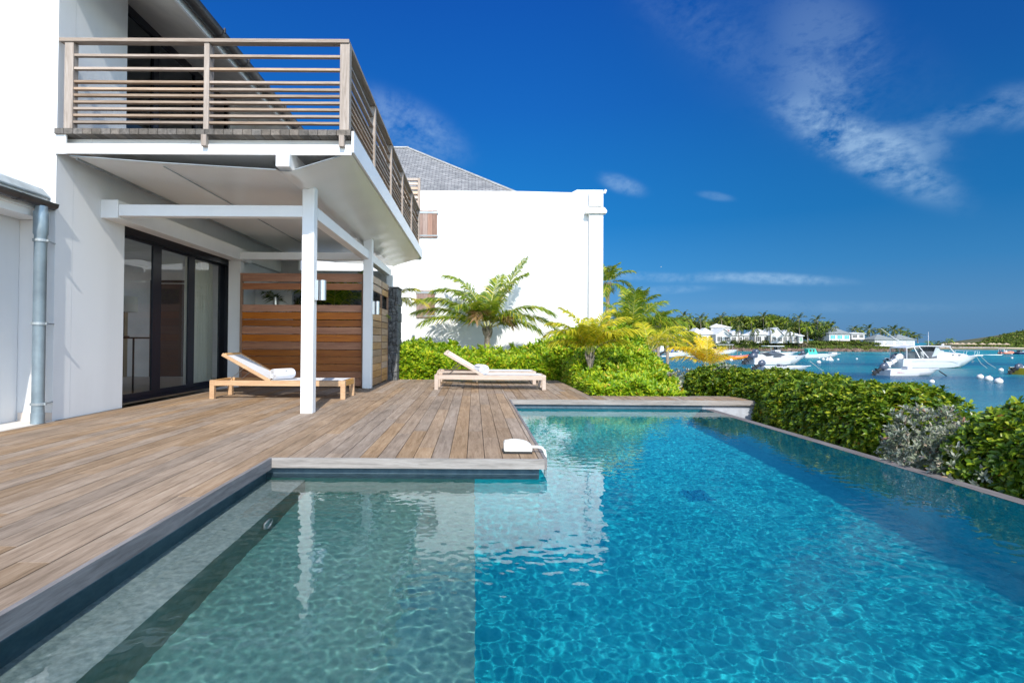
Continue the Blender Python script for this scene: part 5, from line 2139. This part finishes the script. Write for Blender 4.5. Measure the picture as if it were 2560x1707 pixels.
def boat(label, xs_, yw, Lpx_to, group=None, name='motor_boat', heading=0.0):
    """empty at the stern waterline seen at photo pixel (xs_, yw); returns empty, length"""
    p = on_z(xs_, yw, SEA_Z)
    q = at(Lpx_to, yw, p.y)
    t = thing(name, label, 'boat', (0, 0, 0), group)
    return t, p, q.x - p.x


def windscreen(t, pts, h, rake, name='windscreen', mat_=SCREEN):
    b = MB()
    rows = [[Vector(p) for p in pts], [Vector(p) + Vector((-rake, 0, h)) for p in pts]]
    b.grid(rows)
    b.build(name, mat_, t)
    b = MB()
    b.tube(rows[1], .022, 5)
    b.build('screen_rail', CHROME, t)


# 1  large cabin cruiser with hardtop
t, p, L = boat('large white cabin cruiser with a hardtop and enclosed cockpit, moored beyond the hedge', 2234, 918, 2450)
gun = hull(t, L, 3.1, 1.42, .98, .20, GEL, deck=False, well=.25)
b = MB()   # trunk cabin on the foredeck
rows = []
for i in range(15):
    u = i / 14
    x = L * (.40 + .46 * u)
    hw = 1.15 * (1 - u ** 2.2) + .08
    hz = 1.22 + .16 * u
    tp = hz + .62 * (1 - u) ** .55 * (1 if u > .02 else .98)
    rows.append([(x, -hw, hz - .1), (x, -hw * .92, hz + (tp - hz) * .7), (x, -hw * .6, tp), (x, hw * .6, tp), (x, hw * .92, hz + (tp - hz) * .7), (x, hw, hz - .1)])
b.grid(rows)
b.add(rows[0], [(0, 1, 2, 3, 4, 5)])
b.build('cabin', GEL, t, smooth='auto')
for u in (.60, .685):
    b = MB()
    b.ball((L * u, -1.02 + .15 * (u > .65), 1.42), (.19, .06, .065), 12, 6)
    b.build('porthole', SCREEN, t, smooth=True)
b = MB()
b.grid([[(L * .47, -1.1, 1.55), (L * .535, -.6, 1.86), (L * .535, .6, 1.86), (L * .47, 1.1, 1.55)], [(L * .43, -1.0, 2.32), (L * .445, -.55, 2.34), (L * .445, .55, 2.34), (L * .43, 1.0, 2.32)]])
b.grid([[(L * .33, -1.32, 1.2), (L * .47, -1.1, 1.55)], [(L * .395, -1.12, 2.30), (L * .43, -1.0, 2.32)]])
b.grid([[(L * .33, 1.32, 1.2), (L * .47, 1.1, 1.55)], [(L * .395, 1.12, 2.30), (L * .43, 1.0, 2.32)]])
b.build('windscreen', CLEAR, t)
b = MB()
b.box(L * .19, L * .555, -1.25, 1.25, 2.36, 2.44)
b.prism([(L * .05, 2.14), (L * .19, 2.36), (L * .19, 2.43), (L * .05, 2.22)], -1.25, 1.25)
b.build('hardtop', GEL, t, bevel=.03)
VINYL = m_glass('clear_vinyl_curtain', (.55, .58, .6))
for s in (-1.22, 1.22):
    for p0, p1, w_ in (((L * .20, s, 1.1), (L * .13, s, 2.36), .09), ((L * .30, s, 1.12), (L * .19, s, 2.38), .07), ((L * .545, s * .9, 2.38), (L * .63, s * .75, 1.62), .07), ((L * .055, s, 1.0), (L * .055, s, 2.16), .06)):
        b = MB()
        b.bar(p0, p1, w_, w_)
        b.build('hardtop_post', GEL, t)
    b = MB()
    s *= 1.012
    b.add([(L * .06, s, 1.02), (L * .28, s, 1.12), (L * .19, s, 2.34), (L * .06, s, 2.15)], [(0, 1, 2, 3)])
    b.build('cockpit_curtain', VINYL, t)
b = MB()
b.box(L * .10, L * .17, -.95, -.35, .8, 1.65)
b.box(L * .24, L * .28, -.9, .9, .8, 1.8)
b.build('seat', INNER, t)
b = MB()
b.tube([(L * .22, .6, 2.44), (L * .05, .6, 3.3), (L * -.10, .6, 4.35)], [.035, .03, .02], 6)
b.build('outrigger', GEL, t)
b = MB()
b.tube([(L * .405, 0, 2.44), (L * .405, 0, 4.0)], [.03, .012], 6)
b.ball((L * .525, -.5, 2.56), (.16, .16, .1))
b.build('mast', GEL, t, smooth=True)
b = MB()
rl = [(L * .60, -1.28, 1.95), (L * .75, -1.1, 1.92), (L * .88, -.7, 1.88), (L * 0.985, -.12, 1.86), (L * 0.985, .12, 1.86), (L * .88, .7, 1.88), (L * .75, 1.1, 1.92)]
b.tube(rl, .022, 5)
for q in rl:
    b.tube([q, (q[0] - .12, q[1], 1.36)], .018, 5)
b.build('bow_rail', CHROME, t)
b = MB()
b.box(L * .93, L * 1.02, -.2, .2, 1.33, 1.45)
b.build('bow_platform', GEL, t, bevel=.02)
b = MB()
b.box(L * .09, L * .64, -1.56, -1.545, .74, .765)
for a, c, z in ((.80, .815, .62), (.795, .82, .70), (.81, .83, .78), (.80, .812, .86)):
    b.box(L * a, L * c, -1.50 + .35, -1.12, z - .3 + .3, z + .045)
b.build('hull_graphic', m_plain('dark_hull_graphic', (.16, .17, .2), .4), t)
outboard(t, -.05, -.55, .62, 1.5, 62, MOTORW)
outboard(t, .25, .45, .72, 1.35, 62)
t.location = p
CRUISER = (p, L)

# 2  open dinghy in front of the cruiser
t, p, L = boat('open white motor dinghy with red lettering, moored in front of the cabin cruiser', 2208, 938.5, 2348)
hull(t, L, 1.8, .62, .50, .14, GEL, well=.22)
b = MB()
b.box(L * .38, L * .46, -.35, .35, .25, .78)
b.box(L * .62, L * .68, -.6, .6, .25, .50)
b.build('console', GEL, t, bevel=.02)
b = MB()
b.lathe((L * .37, 0, .72), [(.14, -.01), (.15, 0), (.14, .01)], 12)
b.build('wheel', BLACK, t)
b = MB()
for i, (w, h) in enumerate(((.05, .07), (.06, .07), (.05, .07), (.06, .07), (.05, .07), (.05, .07), (.05, .07))):
    x = L * .115 + i * .088
    b.box(x, x + .018, -.872, -.862, .27, .27 + h)
    if i % 2 == 0:
        b.box(x + .02, x + w, -.872, -.862, .27 + h - .018, .27 + h)
        b.box(x + .02, x + w, -.872, -.862, .27, .288)
    else:
        b.box(x + .02, x + w, -.872, -.862, .30, .318)
        b.box(x + w - .004, x + w + .012, -.872, -.862, .27, .27 + h)
b.build('lettering', m_plain('red_lettering', (.5, .05, .05), .5), t)
outboard(t, -.12, 0, .42, 1.05, 58)
t.location = p
rope('dark chain running from the dinghy bow down to the seabed', [p + Vector((L, 0, .4)), p + Vector((L + .7, 0, -.05))], .05, BLACK)

# 3  white dinghy at the left, closest to the hedge
t, p, L = boat('long low white dinghy with a tilted dark outboard, nearest the left part of the hedge', 1902, 925, 2027)
hull(t, L, 1.7, .46, .34, .13, GEL, well=.15)
b = MB()
for i in range(9):
    b.box(L * .03 + i * .085, L * .03 + i * .085 + .055, -.83, -.822, .15, .20)
for i in range(7):
    b.box(L * .53 + i * .085, L * .53 + i * .085 + .05, -.80, -.792, .20, .25)
b.build('lettering', m_plain('dark_lettering', (.1, .1, .13), .5), t)
b = MB()
b.box(L * .35, L * .40, -.3, .3, .15, .6)
b.box(L * .36, L * .43, -.84, -.70, .28, .52)
b.build('console', m_plain('grey_console', (.16, .17, .2), .5), t)
outboard(t, -.10, 0, .35, 1.05, 60)
t.location = p
rope('mooring rope sloping from the left dinghy into the bay', [p + Vector((L - .1, 0, .9)), p + Vector((L + .75, -.1, .2)), p + Vector((L + 1.2, -.1, -.02))], .02)

# 4  cuddy cabin boat behind it
t, p, L = boat('white sports boat with a low raked windscreen and two dark outboards behind the long dinghy', 1876, 911, 2018)
hull(t, L, 2.2, 1.18, .80, .20, GEL, deck=False, well=.2)
b = MB()
rows = []
for i in range(9):
    u = i / 8
    x = L * (.48 + .42 * u)
    hw = .85 * (1 - u ** 2) + .05
    hz = .95 + .2 * u
    rows.append([(x, -hw, hz), (x, -hw * .6, hz + .25 * (1 - u)), (x, hw * .6, hz + .25 * (1 - u)), (x, hw, hz)])
b.grid(rows)
b.add(rows[0], [(0, 1, 2, 3)])
b.build('cabin', GEL, t, smooth='auto')
windscreen(t, [(L * .36, -.95, .95), (L * .56, -.7, 1.16), (L * .60, 0, 1.2), (L * .56, .7, 1.16), (L * .36, .95, .95)], .42, .75)
b = MB()
b.bar((L * .40, -.8, 1.55), (L * .60, -.75, 1.18), .05, .05)
b.build('screen_post', GEL, t)
b = MB()
b.box(L * .72, L * .76, -1.02 + .12, -.93, .93, .97)
b.build('hull_graphic', m_plain('dark_hull_graphic_small', (.16, .17, .2), .4), t)
b = MB()
b.bar((L * .96, 0, 1.0), (L * 1.02, 0, 1.42), .12, .12)
b.build('bow_roller', GEL, t)
outboard(t, -.10, -.45, .62, 1.35, 58)
outboard(t, .05, .35, .55, 1.2, 58)
t.location = p

# 5  T-top centre console
t, p, L = boat('white centre console boat with a flat T-top behind the sports boat', 1886, 897, 1994)
hull(t, L, 2.4, 1.20, .72, .22, GEL, well=.2)
b = MB()
b.box(L * .44, L * .57, -.5, .5, .6, 1.45)
b.build('console', GEL, t, bevel=.04)
b = MB()
for s in (-.5, .5):
    for x in (.43, .57):
        b.tube([(L * x, s, .9), (L * x, s * 1.3, 2.02)], .03, 5)
b.build('top_frame', CHROME, t)
b = MB()
b.box(L * .23, L * .62, -1.0, 1.0, 2.02, 2.14)
b.build('t_top', GEL, t, bevel=.05)
windscreen(t, [(L * .50, -.5, 1.45), (L * .57, -.45, 1.42), (L * .57, .45, 1.42), (L * .50, .5, 1.45)], .5, .12)
b = MB()
b.box(L * .17, L * .32, -.6, .6, .7, 1.12)
b.build('seat', m_plain('cream_seat', (.66, .60, .48), .7), t, bevel=.06)
outboard(t, -.05, -.4, .72, 1.3, 50)
outboard(t, .05, .4, .72, 1.3, 50)
t.location = p

# 6  teal cabin boat
t, p, L = boat('grey white workboat with a small turquoise wheelhouse near the rocky bank', 2006, 894, 2102)
hull(t, L, 2.0, .78, .58, .18, GREYH, well=.2)
ca = MB()
ca.prism([(L * .10, .62), (L * .34, .62), (L * .34, .78), (L * .29, 1.55), (L * .10, 1.55)], -.62, .62)
ca.build('wheelhouse', TEALP, t)
b = MB()
b.box(L * .04, L * .285, -.75, .75, 1.56, 1.65)
b.build('roof', m_plain('turquoise_roof', (.12, .55, .45), .5), t, bevel=.02)
for a, c in ((.13, .185), (.215, .26)):
    b = MB()
    b.box(L * a, L * c, -.632, -.622, 1.05, 1.45)
    b.build('window', SCREEN, t)
b = MB()
b.box(L * .72, L * .86, -.5, .5, .74, .98)
b.build('locker', INNER, t, bevel=.05)
outboard(t, -.1, 0, .5, 1.2, 55)
t.location = p

# 7  orange fishing boat
t, p, L = boat('orange wooden rowing boat with a red gunwale behind the golden palm', 1790, 898.5, 1881)
hull(t, L, 1.7, .62, .42, .06, ORANGE, well=.25, stripe=False, bowh=.12)
b = MB()
b.tube([(0, -.84, .46), (L * .4, -.87, .49), (L * .75, -.66, .57), (L * .98, -.08, .78)], .055, 6)
b.tube([(0, .84, .46), (L * .4, .87, .49), (L * .75, .66, .57), (L * .98, .08, .78)], .055, 6)
b.build('red_rail', REDP, t)
b = MB()
b.tube([(L * .63, -.6, .4), (L * .64, -.6, 1.5), (L * .5, -.6, 2.0), (L * .36, -.6, 2.05)], .03, 5)
b.tube([(L * .63, .6, .4), (L * .64, .6, 1.5), (L * .5, .6, 2.0), (L * .36, .6, 2.05)], .03, 5)
b.build('frame_hoop', m_plain('brown_hoop', (.2, .12, .09), .7), t)
t.location = p

# 8  boats at the far left under the palm fronds
t, p, L = boat('white open boat with blue covers moored left of the golden palm', 1664, 889.5, 1736)
hull(t, L, 1.9, .80, .62, .15, GEL, well=.2)
b = MB()
b.ball((L * .22, 0, .95), (.45, .5, .32))
b.build('cover', m_plain('blue_cover', (.03, .12, .45), .7), t, smooth=True)
b = MB()
b.box(L * .40, L * .55, -.5, .5, .6, 1.05)
b.build('console', INNER, t, bevel=.05)
outboard(t, -.1, 0, .6, 1.4, 62)
t.location = p
t, p, L = boat('small white boat with a white cabin, leftmost in the bay', 1640, 880.5, 1670)
hull(t, L, 1.6, .70, .6, .15, GEL, well=.2)
b = MB()
b.prism([(L * .30, .6), (L * .62, .6), (L * .56, 1.75), (L * .36, 1.75)], -.5, .5)
b.build('cabin', GEL, t)
t.location = p
t = thing('floating_pontoon', 'long white floating pontoon in front of the boat with blue covers', 'pontoon', (0, 0, 0))
p, q = on_z(1652, 891, SEA_Z), on_z(1738, 891, SEA_Z)
b = MB()
b.box(0, q.x - p.x, -.5, .5, -.2, .16)
b.build('deck_board', GEL, t, bevel=.03)
t.location = p
t, p, L = boat('white boat with a flat sun roof, half hidden behind the golden palm', 1782, 884, 1845)
hull(t, L, 2.0, .95, .7, .15, GEL, well=.2)
b = MB()
b.box(L * .12, L * .78, -.8, .8, 2.05, 2.13)
b.build('sun_roof', GEL, t)
b = MB()
for s in (-.7, .7):
    for x in (.2, .5, .72):
        b.tube([(L * x, s, .8), (L * x, s, 2.06)], .03, 5)
b.build('roof_frame', CHROME, t)
t.location = p

# 9  inflatable under way, and boats cut by the right edge
t, p, L = boat('salmon coloured inflatable boat speeding along the far beach with a white wake', 2503, 887.5, 2531)
b = MB()
for s in (-.75, .75):
    b.tube([(0, s, .45), (L * .55, s, .5), (L * .85, s * .7, .65), (L, 0, .78)], [.22, .24, .24, .2], 8)
b.build('tube', RUBBER, t, smooth=True)
b = MB()
b.box(.1, L * .8, -.6, .6, .2, .4)
b.box(L * .3, L * .45, -.25, .25, .4, 1.1)
b.build('console', GEL, t)
b = MB()
b.tube([(.1, -.7, .5), (.05, -.7, 1.4), (.05, .7, 1.4), (.1, .7, .5)], .06, 6)
b.build('arch', GEL, t)
outboard(t, -.1, 0, .6, 1.0, 10)
t.location = p
b = MB()
rg = random.Random(4)
for i in range(60):
    u = rg.random()
    b.ball((p.x - .2 - 4 * u, p.y + rg.uniform(-.6, .6) * (.4 + u), SEA_Z + .03), (rg.uniform(.2, .7), rg.uniform(.1, .3), .08 * (1 - u) + .02), 6, 4)
tag(b.build('wake_foam', m_plain('white_foam', (.85, .87, .88), .8), smooth=True), kind='stuff')
t, p, L = boat('dark navy boat at the right edge in front of the headland', 2540, 885.5, 2600)
hull(t, L, 2.0, .75, .6, .12, NAVYH, well=.2)
b = MB()
b.box(L * .1, L * .2, -.5, .5, .6, 1.0)
b.build('console', BLACK, t, bevel=.05)
t.location = p
t, p, L = boat('yellow hulled boat with a dark outboard, cut by the right edge', 2543, 936, 2640)
hull(t, L, 1.7, .9, .62, .12, YELL, well=.2)
b = MB()
b.tube([(0, -.86, .66), (L * .45, -.88, .72), (L * .8, -.6, .82)], .05, 6)
b.build('rub_rail', m_plain('pale_rub_rail', (.7, .55, .3), .5), t)
outboard(t, -.05, 0, .38, 1.0, 60)
t.location = p

# ------------------------------------------------------------------ mooring buoys, bird
BUOY = m_plain('white_buoy', (0.64, 0.62, 0.60), .4, vary=.05)
NBUOY = [(2502.6, 927.5, .24, 'white mooring buoy floating left of the yellow boat'), (2450.6, 945.5, .26, 'leftmost of three tilted white buoys in a row off the hedge'),
         (2472, 951, .29, 'middle one of three tilted white buoys in a row off the hedge'), (2496.5, 957.5, .29, 'rightmost and nearest of three white buoys in a row off the hedge'),
         (2329.7, 957, .19, 'single white buoy below the bow of the dinghy with red letters'), (2142, 898, .17, 'small lone buoy in open water left of the cruiser motors'),
         (2095, 900, .20, 'white buoy just right of the cone shaped float'), (2069, 898, .22, 'round float touching the cone shaped one'), (2066.6, 901, .2, 'lower pale float left of the cone shaped one'),
         (2047, 908, .30, 'big white buoy between the sports boat bow and the floats'), (2058, 900, .26, 'upright white float under the turquoise cabin boat'),
         (1852, 887, .20, 'white buoy beside the orange boat bow'), (1690, 893.5, .22, 'white buoy in front of the white pontoon'), (1827.6, 902, .26, 'white buoy beside the golden palm under the orange boat'),
         (2227, 915.5, .26, 'pale buoy hugging the stern of the cabin cruiser'), (2048, 896, .16, 'tiny buoy left of the upright float'), (2530, 896, .2, 'small buoy far right by the dark line of weed')]
for x, y, r, lab in NBUOY:
    r *= .82
    p = on_z(x, y, SEA_Z)
    t = thing('mooring_buoy', lab, 'buoy', (p.x, p.y, SEA_Z), 'white mooring buoys')
    k = MB()
    k.ball((p.x, p.y, SEA_Z + r * .55), (r * 1.12, r, r * .92), 12, 8)
    k.build('float', BUOY, t, smooth=True)
    k = MB()
    k.tube([(p.x + r * .3, p.y, SEA_Z + r * 1.35), (p.x + r * .38, p.y, SEA_Z + r * 1.62)], r * .16, 6)
    k.build('ring', m_plain('buoy_ring', (.5, .3, .26), .6) if 'BR' not in globals() else BR, t)
    BR = bpy.data.materials['buoy_ring']
p = on_z(2076, 901, SEA_Z)
t = thing('cone_float', 'white cone shaped float among the round buoys', 'buoy', (p.x, p.y, SEA_Z))
k = MB()
k.lathe((p.x, p.y, SEA_Z - .05), [(.42, 0), (.42, .12), (.05, .62), (0, .63)], 14)
k.build('float', BUOY, t)
k = MB()
k.tube([(p.x, p.y, SEA_Z + .5), (p.x, p.y, SEA_Z + .75)], .03, 5)
k.build('ring', BR, t)
p, L = CRUISER
rope('pale mooring line falling from the cruiser bow on the left', [p + Vector((L * .93, -.3, 1.3)), p + Vector((L * .965, -.5, .5)), p + Vector((L * 1.01, -.8, -.02))], .02)
rope('pale mooring line falling from the cruiser bow platform on the right', [p + Vector((L * 1.0, -.1, 1.3)), p + Vector((L * 1.06, -.3, .55)), p + Vector((L * 1.13, -.6, -.02))], .02)
c = at(1653, 667, 210)
t = thing('seagull', 'tiny white seagull gliding in the blue sky over the bay', 'bird', c)
k = MB()
rows = []
for i in range(9):
    u = i / 8
    r = .075 * math.sin(math.pi * min(1, u * .9 + .06)) ** .7
    rows.append([c + Vector((-.25 + .5 * u, r * math.cos(a * .785), r * math.sin(a * .785))) for a in range(9)])
k.grid(rows)
for s in (-1, 1):
    k.grid([[c + Vector((-.02, s * .06, .03)), c + Vector((.12, s * .06, .03))], [c + Vector((.02, s * .32, .16)), c + Vector((.13, s * .30, .16))], [c + Vector((-.10, s * .68, .06)), c + Vector((-.07, s * .66, .06))]])
k.build('body', GEL, t, smooth=True)
